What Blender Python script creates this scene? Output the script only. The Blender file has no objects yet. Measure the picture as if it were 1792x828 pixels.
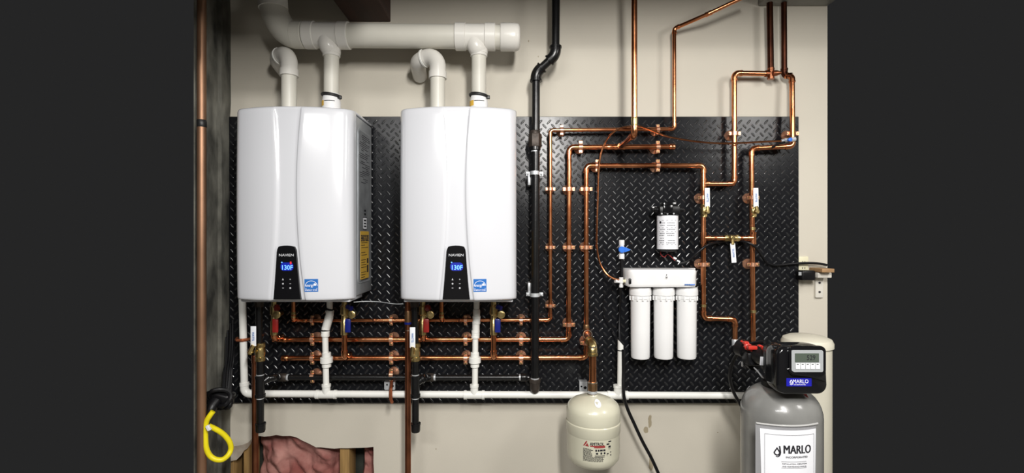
import bpy, bmesh, math, random
from mathutils import Vector, Matrix, noise
from mathutils.geometry import tessellate_polygon
random.seed(7)
scene = bpy.context.scene
# ------------------------------------------------------------------ camera, world, lights, exposure
D, F, CX, CY, ZC = 2.08, 850.0, 896.0, 414.0, 1.6      # camera to tread-plate distance, focal length in pixels
EXPO = 0.0
cam_d = bpy.data.cameras.new('camera'); cam = bpy.data.objects.new('camera', cam_d)
scene.collection.objects.link(cam); scene.camera = cam
cam.location = (0, -D, ZC); cam.rotation_euler = (math.pi/2, 0, 0)
cam_d.sensor_fit = 'HORIZONTAL'; cam_d.sensor_width = 36; cam_d.lens = 36*F/1792; cam_d.clip_start = .02
world = bpy.data.worlds.new('world'); scene.world = world; world.use_nodes = True
wb = world.node_tree.nodes['Background']; wb.inputs[0].default_value = (.0185, .0185, .0187, 1); wb.inputs[1].default_value = 2**-EXPO
scene.view_settings.view_transform = 'Standard'; scene.view_settings.look = 'None'
scene.view_settings.gamma = 1; scene.view_settings.use_curve_mapping = False; scene.view_settings.exposure = EXPO
def lamp(name, loc, target, sx, sy, power, col):
    l = bpy.data.lights.new(name, 'AREA'); l.shape = 'RECTANGLE'; l.size = sx; l.size_y = sy; l.energy = power; l.color = col
    o = bpy.data.objects.new(name, l); scene.collection.objects.link(o); o.location = loc
    o.rotation_euler = (Vector(target)-Vector(loc)).to_track_quat('-Z', 'Y').to_euler()
    return o
lamp('shop_light', (.30, -2.25, 2.44), (.12, -.75, .75), .16, .7, 58, (1, .975, .94))
lamp('shop_light_rear', (-.75, -3.0, 2.7), (-.6, -1.9, .2), 1.2, .16, 38, (1, .985, .96))
lamp('shop_light_side', (1.75, -1.5, 2.55), (1.35, -.3, 1.1), .35, .9, 22, (1, .975, .94))

# ------------------------------------------------------------------ helpers
COL = scene.collection
BASE = {}
def W(px, py, h=0.0):
    d = D-h
    return Vector(((px-CX)*d/F, -h, ZC+(CY-py)*d/F))
def S(px, h=0.0): return px*(D-h)/F
def tag(o, label, cat, group=None, kind=None):
    if label: o['label'] = label
    if cat: o['category'] = cat
    if group: o['group'] = group
    if kind: o['kind'] = kind
    return o
def thing(name, label, cat, base, group=None):
    o = bpy.data.objects.new(name, None); COL.objects.link(o); o.empty_display_size = .02
    o.location = base; BASE[o] = Vector(base)
    return tag(o, label, cat, group)
def obj(name, bm, mat, parent=None, sharp=38, label=None, recalc=True):
    b = BASE[parent] if parent else Vector((0, 0, 0))
    if recalc: bmesh.ops.recalc_face_normals(bm, faces=bm.faces[:])
    for v in bm.verts: v.co -= b
    ca = math.radians(sharp)
    for f in bm.faces: f.smooth = True
    for e in bm.edges:
        if len(e.link_faces) == 2:
            e.smooth = e.calc_face_angle(0) < ca
        else: e.smooth = False
    me = bpy.data.meshes.new(name); bm.to_mesh(me); bm.free()
    me.materials.append(mat)
    o = bpy.data.objects.new(name, me); COL.objects.link(o)
    if parent: o.parent = parent
    BASE[o] = b.copy()
    if label: o['label'] = label
    return o
def single(name, bm, mat, label, cat, group=None, kind=None, sharp=38):
    """a one-mesh thing with its origin at its own base"""
    vs = [v.co for v in bm.verts]
    c = Vector((sum(v.x for v in vs)/len(vs), sum(v.y for v in vs)/len(vs), min(v.z for v in vs)))
    for v in bm.verts: v.co -= c
    o = obj(name, bm, mat, None, sharp); o.location = c; BASE[o] = c.copy()
    return tag(o, label, cat, group, kind)
def dup(root, loc, label=None, rot=None, scale=None, skip=(), group=None):
    r = root.copy(); COL.objects.link(r); r.location = loc
    if label: r['label'] = label
    if group: r['group'] = group
    if rot is not None: r.rotation_euler = rot
    if scale is not None: r.scale = scale
    for ch in list(root.children):
        if ch.name.split('.')[0] in skip: continue
        c = ch.copy(); COL.objects.link(c); c.parent = r
        for g in list(ch.children):
            if g.name.split('.')[0] in skip: continue
            e = g.copy(); COL.objects.link(e); e.parent = c
    BASE[r] = Vector(loc)
    return r
def BM(): return bmesh.new()
def frame(d):
    d = d.normalized(); up = Vector((0, 0, 1)) if abs(d.z) < .9 else Vector((0, 1, 0))
    a = d.cross(up).normalized(); return a, d.cross(a).normalized()
def tube(bm, pts, r, seg=14, cap=True, closed=False):
    pts = [Vector(p) for p in pts]; n = len(pts)
    rr = r if isinstance(r, (list, tuple)) else [r]*n
    rings = []; prev = None
    for i in range(n):
        if closed: t = pts[(i+1) % n]-pts[i-1]
        else: t = pts[min(i+1, n-1)]-pts[max(i-1, 0)]
        if t.length < 1e-9: t = prev[2] if prev else Vector((0, 0, 1))
        t = t.normalized()
        if prev is None: a, b = frame(t)
        else:
            a = prev[0]-t*prev[0].dot(t)
            a = a.normalized() if a.length > 1e-6 else frame(t)[0]
            b = t.cross(a).normalized()
        prev = (a, b, t)
        rings.append([bm.verts.new(pts[i]+(a*math.cos(2*math.pi*k/seg)+b*math.sin(2*math.pi*k/seg))*rr[i]) for k in range(seg)])
    for i in range(n if closed else n-1):
        A, B = rings[i], rings[(i+1) % n]
        for k in range(seg): bm.faces.new((A[k], A[(k+1) % seg], B[(k+1) % seg], B[k]))
    if cap and not closed:
        bm.faces.new(rings[0][::-1]); bm.faces.new(rings[-1])
    return bm
def steptube(bm, p0, d, prof, seg=18):
    """lathe about a line: prof = [(t along axis, radius)], capped"""
    p0 = Vector(p0); d = Vector(d).normalized(); a, b = frame(d); rings = []
    for t, r in prof:
        r = max(r, 1e-5)
        rings.append([bm.verts.new(p0+d*t+(a*math.cos(2*math.pi*k/seg)+b*math.sin(2*math.pi*k/seg))*r) for k in range(seg)])
    for A, B in zip(rings, rings[1:]):
        for k in range(seg): bm.faces.new((A[k], A[(k+1) % seg], B[(k+1) % seg], B[k]))
    bm.faces.new(rings[0][::-1]); bm.faces.new(rings[-1])
    return bm
def box(bm, c, s, bev=0.0, seg=2, rot=None):
    t = bmesh.new(); bmesh.ops.create_cube(t, size=1)
    for v in t.verts: v.co = Vector((v.co.x*s[0], v.co.y*s[1], v.co.z*s[2]))
    if bev: bmesh.ops.bevel(t, geom=t.edges[:], offset=bev, segments=seg, profile=.5, affect='EDGES')
    M = Matrix.Translation(Vector(c)) @ (rot.to_4x4() if rot else Matrix.Identity(4))
    mp = {v: bm.verts.new(M @ v.co) for v in t.verts}
    for f in t.faces: bm.faces.new([mp[v] for v in f.verts])
    t.free(); return bm
def prism(bm, poly, y0, y1, holes=()):
    """outline in (x,z), extruded in y from y0 (front) to y1"""
    loops = [list(poly)]+[list(h) for h in holes]
    flat = [p for l in loops for p in l]
    tris = tessellate_polygon([[Vector((p[0], p[1], 0)) for p in l] for l in loops])
    A = [bm.verts.new((p[0], y0, p[1])) for p in flat]; B = [bm.verts.new((p[0], y1, p[1])) for p in flat]
    for t in tris:
        try: bm.faces.new([A[i] for i in t]); bm.faces.new([B[i] for i in t][::-1])
        except ValueError: pass
    o = 0
    for l in loops:
        n = len(l)
        for i in range(n):
            j = (i+1) % n
            try: bm.faces.new((A[o+i], A[o+j], B[o+j], B[o+i]))
            except ValueError: pass
        o += n
    return bm
def pprism(bm, pxpoly, h, thick, holes=()):
    c = lambda L: [((W(x, y, h)).x, (W(x, y, h)).z) for x, y in L]
    return prism(bm, c(pxpoly), -h, -h+thick, [c(q) for q in holes])
def arc(p0, c, p1, n=7):
    """circular fillet p0-c-p1 as a rational quadratic"""
    a = (c-p0).normalized(); b = (p1-c).normalized()
    w = math.sqrt(max(0, (1+a.dot(b))/2)); out = []
    for i in range(n+1):
        t = i/n; k0, k1, k2 = (1-t)**2, 2*t*(1-t)*w, t*t
        out.append((p0*k0+c*k1+p1*k2)/(k0+k1+k2))
    return out
def smooth_path(pts, n=8):
    P = [Vector(p) for p in pts]; P = [P[0]*2-P[1]]+P+[P[-1]*2-P[-2]]; out = []
    for i in range(1, len(P)-2):
        for k in range(n):
            t = k/n; a, b, c, d = P[i-1], P[i], P[i+1], P[i+2]
            out.append(.5*((2*b)+(c-a)*t+(2*a-5*b+4*c-d)*t*t+(3*b-a-3*c+d)*t**3))
    out.append(P[-2]); return out
def run(root, pts, r, mat, fillet=None, fit=1.16, ring=1.26, sock=1.3, ends=(0, 0), fmat=None, seg=16):
    """a pipe run: straight 'pipe' parts joined by 'elbow' fittings at the corners"""
    pts = [Vector(p) for p in pts]; fillet = fillet or 1.7*r; fmat = fmat or mat
    cuts = []
    for i in range(1, len(pts)-1):
        a = (pts[i]-pts[i-1]).normalized(); b = (pts[i+1]-pts[i]).normalized()
        th = a.angle(b); t = fillet*math.tan(th/2)
        cuts.append((pts[i]-a*t, pts[i]+b*t, a, b))
    s = pts[0]
    for i in range(len(pts)-1):
        e = cuts[i][0] if i < len(cuts) else pts[-1]
        if (e-s).length > .004: obj('pipe', tube(BM(), [s, e], r, seg), mat, root)
        if i < len(cuts):
            q0, q1, a, b = cuts[i]; L = sock*r
            path = [q0-a*L, q0-a*L, q0-a*(L*.45), q0-a*(L*.4)]
            rad = [r*1.02, r*ring, r*ring, r*fit]
            A = arc(q0, pts[i+1], q1)
            path += A; rad += [r*fit]*len(A)
            path += [q1+b*(L*.4), q1+b*(L*.45), q1+b*L, q1+b*L]; rad += [r*fit, r*ring, r*ring, r*1.02]
            # avoid zero-length steps
            pp = []; rrad = []
            for k, p in enumerate(path):
                if pp and (p-pp[-1]).length < 1e-6: p = p+(b if k > 6 else a)*2e-4
                pp.append(p); rrad.append(rad[k])
            obj('elbow', tube(BM(), pp, rrad, seg), fmat, root)
            s = q1
def tee(root, p, ax, br, r, mat, L=2.1, name='tee', fit=1.16, ring=1.26):
    ax = Vector(ax).normalized(); br = Vector(br).normalized(); b = BM(); l = L*r
    steptube(b, Vector(p)-ax*l, ax, [(0, r*ring), (r*.75, r*ring), (r*.8, r*fit), (2*l-r*.8, r*fit), (2*l-r*.75, r*ring), (2*l, r*ring)], 16)
    steptube(b, Vector(p), br, [(0, r*fit*.98), (l-r*.75, r*fit*.98), (l-r*.7, r*ring), (l, r*ring)], 16)
    return obj(name, b, mat, root)
def sleeve(root, p, ax, r, L, mat, name='coupling', k=1.2, parent=None, hexa=False):
    ax = Vector(ax).normalized()
    return obj(name, steptube(BM(), Vector(p)-ax*L/2, ax, [(0, r*k*.94), (L*.06, r*k), (L*.94, r*k), (L, r*k*.94)], 6 if hexa else 18), mat, parent or root, 25 if hexa else 38)
def text(parent, s, c, width, mat, name='lettering', height=None, thick=.0006, roll=0.0, normal=None, fn=None, bold=0.0, label=None, heavy=0.0):
    """flat lettering facing the viewer (-Y) unless 'normal' turns it; c is the centre of the word"""
    cu = bpy.data.curves.new('t', 'FONT'); cu.body = s; cu.size = 1; cu.align_x = 'CENTER'; cu.align_y = 'CENTER'; cu.resolution_u = 3
    cu.offset = bold
    to = bpy.data.objects.new('t', cu); COL.objects.link(to); bpy.context.view_layer.update()
    me = bpy.data.meshes.new_from_object(to.evaluated_get(bpy.context.evaluated_depsgraph_get()))
    bpy.data.objects.remove(to); bpy.data.curves.remove(cu)
    b = BM(); b.from_mesh(me); bpy.data.meshes.remove(me)
    xs = [v.co.x for v in b.verts]; ys = [v.co.y for v in b.verts]
    mx, my = (min(xs)+max(xs))/2, (min(ys)+max(ys))/2
    sx = width/(max(xs)-min(xs)); sy = height/(max(ys)-min(ys)) if height else sx
    if heavy:
        g0 = b.verts[:]+b.edges[:]+b.faces[:]
        for sg in (-1, -.5, .5, 1):
            dd = bmesh.ops.duplicate(b, geom=g0)['geom']
            for v in dd:
                if isinstance(v, bmesh.types.BMVert): v.co.x += sg*heavy/sx
    r = bmesh.ops.extrude_face_region(b, geom=b.faces[:])
    for v in [g for g in r['geom'] if isinstance(g, bmesh.types.BMVert)]: v.co.z += 1
    R = Matrix.Rotation(roll, 3, 'Y')
    N = Matrix.Rotation(normal, 3, 'Z') if normal is not None else Matrix.Identity(3)
    for v in b.verts:
        q = N @ (R @ Vector(((v.co.x-mx)*sx, -v.co.z*thick, (v.co.y-my)*sy)))
        v.co = Vector(c)+q
        if fn: v.co = fn(v.co)
    return obj(name, b, mat, parent, label=label)

# ------------------------------------------------------------------ materials
def mat(name, col, rough=.5, metal=0.0, var=0.0, vscale=20, bump=0.0, bscale=60, coat=0.0, emit=None, estr=0, col2=None, spec=.5, trans=0, ior=1.45, rvar=0.0, stretch=None):
    m = bpy.data.materials.new(name); m.use_nodes = True; nt = m.node_tree; N = nt.nodes; L = nt.links
    p = N['Principled BSDF']; p.inputs['Base Color'].default_value = (*col, 1); p.inputs['Roughness'].default_value = rough
    p.inputs['Metallic'].default_value = metal; p.inputs['Specular IOR Level'].default_value = spec; p.inputs['IOR'].default_value = ior
    p.inputs['Coat Weight'].default_value = coat; p.inputs['Coat Roughness'].default_value = .08; p.inputs['Transmission Weight'].default_value = trans
    if emit: p.inputs['Emission Color'].default_value = (*emit, 1); p.inputs['Emission Strength'].default_value = estr
    tc = N.new('ShaderNodeTexCoord'); out = tc.outputs['Object']
    if stretch:
        mp = N.new('ShaderNodeMapping'); mp.inputs['Scale'].default_value = stretch; L.new(out, mp.inputs[0]); out = mp.outputs[0]
    if var or rvar:
        n = N.new('ShaderNodeTexNoise'); n.inputs['Scale'].default_value = vscale; n.inputs['Detail'].default_value = 5; L.new(out, n.inputs['Vector'])
        cr = N.new('ShaderNodeValToRGB'); cr.color_ramp.elements[0].position = .32; cr.color_ramp.elements[1].position = .68
        c2 = col2 or tuple(max(0, c*(1-var)) for c in col)
        cr.color_ramp.elements[0].color = (*c2, 1); cr.color_ramp.elements[1].color = (*col, 1)
        L.new(n.outputs['Fac'], cr.inputs[0]); L.new(cr.outputs[0], p.inputs['Base Color'])
        if rvar:
            mr = N.new('ShaderNodeMapRange'); mr.inputs[3].default_value = rough-rvar; mr.inputs[4].default_value = rough+rvar
            L.new(n.outputs['Fac'], mr.inputs[0]); L.new(mr.outputs[0], p.inputs['Roughness'])
    if bump:
        n2 = N.new('ShaderNodeTexNoise'); n2.inputs['Scale'].default_value = bscale; n2.inputs['Detail'].default_value = 6; L.new(out, n2.inputs['Vector'])
        bp = N.new('ShaderNodeBump'); bp.inputs['Strength'].default_value = bump; bp.inputs['Distance'].default_value = .004
        L.new(n2.outputs['Fac'], bp.inputs['Height']); L.new(bp.outputs[0], p.inputs['Normal'])
    return m
M = {}
M['concrete'] = mat('concrete', (.20, .195, .165), .9, var=.6, vscale=16, bump=.6, bscale=40, stretch=(1, 1, .4), col2=(.035, .035, .03))
M['plate'] = mat('tread_plate_black', (.008, .0085, .0105), .23, rvar=.05, vscale=9, var=.2, bump=.05, bscale=120, spec=.27)
M['lug'] = mat('tread_lug_brightened_black', (.016, .017, .019), .25, rvar=.05, vscale=9, var=.2, spec=.75)  # lugs made lighter and glossier than the sheet to brighten their highlights
M['copper'] = mat('copper', (.84, .36, .17), .22, 1, var=.35, vscale=14, rvar=.07, col2=(.58, .20, .08), bump=.05, bscale=90)
M['copper_old'] = mat('copper_aged', (.40, .15, .075), .38, 1, var=.5, vscale=10, col2=(.20, .07, .035))
M['copper_dark'] = mat('copper_blackened', (.10, .035, .02), .35, 1, var=.5, vscale=10, col2=(.04, .015, .01))
M['copper_strap'] = mat('copper_strap', (.62, .20, .09), .42, .85, var=.3, vscale=30)
M['clampcu'] = mat('clamp_copper', (.95, .52, .34), .32, .9, var=.2, vscale=40)
M['solder'] = mat('solder_silver', (.75, .70, .60), .3, 1)
M['brass'] = mat('brass', (.74, .58, .27), .30, 1, var=.3, vscale=40, col2=(.48, .36, .15), bump=.15, bscale=150)
M['bronze'] = mat('bronze_fitting', (.34, .20, .10), .4, .9, var=.3, vscale=40)
M['iron'] = mat('black_iron', (.007, .007, .0075), .27, 0, var=.4, vscale=25, bump=.08, bscale=120, spec=.5)
M['iron_worn'] = mat('worn_iron', (.075, .06, .05), .5, .5, var=.5, vscale=40, bump=.2, bscale=120)
M['galv'] = mat('galvanised', (.66, .68, .70), .4, .45, var=.25, vscale=35)
M['pvc_grey'] = mat('vent_pvc', (.62, .60, .53), .38, var=.10, vscale=5, bump=.03)
M['pvc_fit'] = mat('vent_fitting_pvc', (.70, .68, .63), .28, var=.06, vscale=8)
M['pvc_white'] = mat('white_pvc', (.80, .80, .76), .34, var=.05, vscale=10)
M['heater'] = mat('heater_white', (.66, .67, .705), .22, var=.015, vscale=4, coat=1.0)
M['heater_case'] = mat('heater_case_grey', (.42, .44, .46), .38, .35, var=.12, vscale=30)
M['heater_case_d'] = mat('heater_side_panel', (.33, .345, .36), .4, .35, var=.3, vscale=22)
M['gloss_black'] = mat('gloss_black', (.006, .006, .007), .12, spec=.5)
M['matte_black'] = mat('matte_black_plastic', (.006, .006, .007), .36, var=.2, vscale=40, spec=.35)
M['rubber'] = mat('black_cable', (.006, .006, .007), .32, spec=.35)
M['tape'] = mat('tape_black', (.015, .015, .015), .4)
M['ink'] = mat('ink', (.015, .015, .02), .6)
M['letter_grey'] = mat('silver_print', (.55, .56, .58), .4)
M['paper'] = mat('paper', (.82, .83, .87), .55, var=.03, vscale=20)
M['lcd_blue'] = mat('lcd_glow', (.1, .3, .9), .5, emit=(.16, .42, 1.0), estr=1.3)
M['lcd_back'] = mat('lcd_backlight', (.0, .01, .2), .5, emit=(.0, .006, .45), estr=.4)
M['icon_red'] = mat('icon_red', (.5, .02, .02), .5, emit=(.7, .02, .03), estr=.6)
M['blue_sticker'] = mat('blue_sticker', (.025, .15, .48), .35, var=.05)
M['yellow_label'] = mat('yellow_label', (.72, .44, .06), .5, var=.12, vscale=30)
M['yellow'] = mat('yellow_hose', (.90, .76, .01), .42, var=.06)
M['red'] = mat('red_handle', (.27, .015, .012), .35, var=.25, vscale=50)
M['blue'] = mat('blue_handle', (.008, .016, .17), .3, var=.2, vscale=40)
M['sky_blue'] = mat('blue_valve_knob', (.03, .17, .68), .35)
M['white'] = mat('white_plastic', (.80, .80, .80), .3, var=.02)
M['handle'] = mat('white_enamel', (.82, .84, .88), .3, var=.03)
M['print_blue'] = mat('blue_print', (.02, .12, .40), .5)
M['tank_beige'] = mat('beige_enamel', (.62, .60, .47), .28, var=.04, vscale=8, coat=.25)
M['resin_grey'] = mat('grey_tank_resin', (.22, .22, .21), .26, var=.16, vscale=14, bump=.10, bscale=25, coat=.3)
M['brine'] = mat('cream_polyethylene', (.66, .63, .52), .45, var=.04)
M['logo_red'] = mat('logo_dark_red', (.30, .035, .035), .5)
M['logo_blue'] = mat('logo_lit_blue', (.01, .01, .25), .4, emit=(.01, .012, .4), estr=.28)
M['lcd_green'] = mat('lcd_grey_green', (.075, .095, .075), .3)
M['bezel'] = mat('silver_bezel', (.42, .44, .45), .35, .2)
M['button'] = mat('button_white', (.72, .74, .74), .4)
M['wood'] = mat('stud_pine', (.40, .24, .085), .7, var=.35, vscale=9, stretch=(6, 6, .6), bump=.2, bscale=30)
M['beam'] = mat('dark_beam', (.050, .018, .010), .75, var=.5, vscale=8, stretch=(3, .4, 3), bump=.2)
M['board'] = mat('shelf_wood', (.42, .25, .12), .6, var=.3, vscale=20)
M['ivory'] = mat('ivory_plate', (.74, .70, .50), .4)
M['bracket'] = mat('white_bracket', (.70, .67, .60), .45)
M['insul'] = mat('pink_fibreglass', (.47, .24, .205), .95, var=.6, vscale=9, col2=(.22, .065, .055), bump=1.0, bscale=40)
M['paper_torn'] = mat('torn_gypsum_paper', (.24, .17, .11), .9, var=.6, vscale=14, col2=(.50, .46, .40))
M['dark'] = mat('cavity_sheathing', (.04, .045, .035), .95, var=.5, vscale=10)
M['duct'] = mat('duct_steel', (.30, .30, .28), .5, .4, var=.2, vscale=10)
M['floor'] = mat('floor_concrete', (.24, .235, .22), .7, var=.2, vscale=3)
M['room'] = mat('room_paint', (.40, .38, .34), .8, var=.03)
M['ceil'] = mat('ceiling_boards', (.10, .075, .05), .8, var=.03)
M['clear'] = mat('clear_poly', (.9, .9, .9), .12, trans=1, ior=1.1)
M['yellow_wire'] = mat('red_wire', (.35, .03, .03), .4)
M['grey_dark'] = mat('seal_dark', (.05, .05, .05), .5)
# painted drywall with its two scuffed patches and vertical drip streaks
m = mat('wall_paint', (.60, .56, .475), .62, var=.07, vscale=2.2, bump=.06, bscale=220); nt = m.node_tree; N = nt.nodes; L = nt.links
p = N['Principled BSDF']; src = p.inputs['Base Color'].links[0].from_socket
geo = N.new('ShaderNodeNewGeometry'); nz = N.new('ShaderNodeTexNoise'); nz.inputs['Scale'].default_value = 28; L.new(geo.outputs['Position'], nz.inputs['Vector'])
last = src
for (px, py, ax, az) in ((1137, 738, .011, .045), (1131, 752, .012, .02), (1139, 812, .012, .04), (925, 72, .003, .006), (942, 99, .002, .004), (763, 786, .003, .004), (1256, 757, .003, .003)):
    q = W(px, py, -.012)
    vm = N.new('ShaderNodeVectorMath'); vm.operation = 'SUBTRACT'; L.new(geo.outputs['Position'], vm.inputs[0]); vm.inputs[1].default_value = q
    v2 = N.new('ShaderNodeVectorMath'); v2.operation = 'MULTIPLY'; L.new(vm.outputs[0], v2.inputs[0]); v2.inputs[1].default_value = (1/ax, 8, 1/az)
    ln = N.new('ShaderNodeVectorMath'); ln.operation = 'LENGTH'; L.new(v2.outputs[0], ln.inputs[0])
    ad = N.new('ShaderNodeMath'); ad.operation = 'MULTIPLY_ADD'; L.new(nz.outputs['Fac'], ad.inputs[0]); ad.inputs[1].default_value = 1.6; L.new(ln.outputs['Value'], ad.inputs[2])
    mr = N.new('ShaderNodeMapRange'); L.new(ad.outputs[0], mr.inputs[0]); mr.inputs[1].default_value = 1.75; mr.inputs[2].default_value = 1.6
    mx = N.new('ShaderNodeMix'); mx.data_type = 'RGBA'; L.new(mr.outputs[0], mx.inputs[0]); L.new(last, mx.inputs[6]); mx.inputs[7].default_value = (.33, .28, .19, 1)
    last = mx.outputs[2]
L.new(last, p.inputs['Base Color'])
M['wall'] = m

# ------------------------------------------------------------------ the setting
XL, XR = -1.226, W(1448, 0, -.012).x
ZB = W(0, 706).z; ZT = W(0, 204).z
HW = -.012                                                    # wall surface lies 12 mm behind the plate face
def wp(x, y): q = W(x, y, HW); return (q.x, q.z)
random.seed(3)
rag = lambda pts: [wp(x+random.uniform(-.8, .8), y+random.uniform(-1.2, 1.2)) for x, y in pts]
hole = rag([(399, 806), (412, 802), (419, 795), (424, 787), (432, 783), (437, 776), (443, 768), (452, 764), (462, 763.5), (472, 763), (483, 762.5), (495, 763), (508, 764), (519, 766), (528, 770), (537, 774), (545, 778), (553, 782), (561, 784), (572, 785), (584, 785.5), (596, 785), (607, 785), (619, 784), (631, 783), (642, 782.5), (653, 781), (653.5, 795), (653, 810), (654, 826), (653, 845), (654, 870), (653, 900), (600, 902), (540, 901), (470, 903), (399, 902)])
b = prism(BM(), [(XL, 0), (XR, 0), (XR, 2.9), (XL, 2.9)], .012, .026, [hole])
tag(obj('wall_back', b, M['wall']), 'cream painted drywall behind the tread plate', None, kind='structure')
b = box(BM(), ((XL+XR)/2, .155, .9), (XR-XL, .01, 1.8)); tag(obj('wall_sheathing', b, M['dark']), 'dark sheathing at the back of the stud cavity', None, kind='structure')
# concrete return wall at the left, with a chipped edge
b = BM(); rows = 60; prev = None
for i in range(rows+1):
    z = 2.9*i/rows
    j = noise.noise(Vector((0, 0, z*7)))*.006
    ring = [b.verts.new((XL-.004, -.203, z)), b.verts.new((XL-.001+j*.4, -.2, z)), b.verts.new((XL+.001+j*.3, -.10, z)), b.verts.new((XL+.002+j*.3, -.06, z)), b.verts.new((XL+.012+j, -.05, z)), b.verts.new((XL+.014+j, .012, z)), b.verts.new((XL-.02, .012, z))]
    if prev:
        for k in range(7): b.faces.new((prev[k], prev[(k+1) % 7], ring[(k+1) % 7], ring[k]))
    else: first = ring
    prev = ring
b.faces.new(first); b.faces.new(prev)
tag(obj('wall_left', b, M['concrete']), 'grey stained concrete corner at the left edge', None, kind='structure')
tag(obj('floor', box(BM(), (.4, -2.1, -.05), (4.6, 4.3, .1)), M['floor']), 'grey concrete floor', None, kind='structure')
tag(obj('ceiling', box(BM(), (.4, -2.1, 2.95), (4.6, 4.25, .1)), M['ceil']), 'dark unfinished ceiling', None, kind='structure')
tag(obj('wall_front', box(BM(), (.4, -4.25, 1.45), (4.6, .1, 2.9)), M['room']), 'painted wall behind the viewer', None, kind='structure')
tag(obj('wall_right', box(BM(), (2.65, -2.1, 1.45), (.1, 4.2, 2.9)), M['room']), 'painted side wall at the right', None, kind='structure')
# dark timber beam running out of the wall, and the steel duct along the top right
q0, q1 = W(612, 39, HW), W(684, 39, HW)
tag(obj('trim_1', box(BM(), ((q0.x+q1.x)/2, -.7, q0.z+.19), (q1.x-q0.x, 1.42, .38), .004), M['beam']), 'dark brown timber beam end at the top of the wall', None, kind='structure')
tag(obj('trim_2', box(BM(), (.69, -.9, 2.70), (3.8, .09, .39), .004), M['beam']), 'added out-of-view timber header shading the top of the wall', None, kind='structure')  # unseen header, added to block lamp light from the wall top
single('air_duct', box(BM(), (-.82, -.95, 2.50), (1.0, .30, .22), .01), M['duct'], 'added out-of-view grey steel duct shading the upper left wall', 'duct')  # unseen duct, added as an occluder to darken the upper left wall
b = BM(); z0 = W(0, 9, 0).z; x0 = W(1328, 9, 0).x
box(b, ((x0+XR)/2, -.075, z0+.16), (XR-x0, .17, .32), .006)
single('air_duct', b, M['duct'], 'grey steel duct along the ceiling above the two dark copper risers', 'duct')
b = BM()
for k, (px, top) in enumerate(((405, 806), (436, 772), (606, 780))):
    w = (18, 11, 17)[k]; c = W(px, 0, -.05)
    st = box(BM(), (c.x, .072, .62), (S(w), .088, 1.24), .003)
    single('wall_stud', st, M['wood'], ('pine stud at the left end of the broken drywall hole', 'narrow pine stud beside the aged copper riser in the wall hole', 'pine stud between pink insulation and the right edge of the hole')[k], 'stud', 'studs in the wall hole')
def insul(x0, x1, y0, y1, seed, dep):
    b = BM(); nx, ny = 80, 50; G = []
    A, B = W(x0, y1, HW), W(x1, y0, HW)
    for j in range(ny+1):
        row = []
        for i in range(nx+1):
            u, v = i/nx, j/ny
            x = A.x+(B.x-A.x)*u; z = A.z+(B.z-A.z)*v
            n = noise.multi_fractal(Vector((x*9+seed, seed, z*9)), 1.0, 2.1, 5)
            rdg = abs(noise.noise(Vector((x*13, seed+4, z*13+x*9))))
            e = min(u, 1-u, v, 1-v)*8
            rd2 = abs(noise.noise(Vector((x*22+z*14, seed+9, z*26))))
            y = dep-.020*n-.050*rdg-.008*rd2+.02+.05*max(0, 1-e)
            row.append(b.verts.new((x, y, z)))
        G.append(row)
    bk = [[b.verts.new((v.co.x, .148, v.co.z)) for v in r] for r in G]
    for j in range(ny):
        for i in range(nx):
            b.faces.new((G[j][i], G[j][i+1], G[j+1][i+1], G[j+1][i])); b.faces.new((bk[j][i], bk[j+1][i], bk[j+1][i+1], bk[j][i+1]))
    for i in range(nx): b.faces.new((G[0][i], bk[0][i], bk[0][i+1], G[0][i+1])); b.faces.new((G[ny][i], G[ny][i+1], bk[ny][i+1], bk[ny][i]))
    for j in range(ny): b.faces.new((G[j][0], G[j+1][0], bk[j+1][0], bk[j][0])); b.faces.new((G[j][nx], bk[j][nx], bk[j+1][nx], G[j+1][nx]))
    return b
single('insulation_batt', insul(438, 592, 745, 890, 3.3, .075), M['insul'], 'crumpled pink fibreglass insulation filling the drywall hole', 'insulation', sharp=180)
single('insulation_batt', insul(622, 680, 750, 860, 8.1, .095), M['insul'], 'small pink insulation tuft right of the last stud in the hole', 'insulation', sharp=180)
# torn flap of drywall paper at the left end of the hole
fl = [(400, 783), (412, 781), (424, 779), (434, 775), (441, 768), (439, 777), (433, 785), (427, 789), (422, 797), (414, 805), (401, 808)]
single('torn_paper', pprism(BM(), fl, -.0105, .0025), M['paper_torn'], 'torn brown and white drywall paper left of the hole', 'paper')

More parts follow.
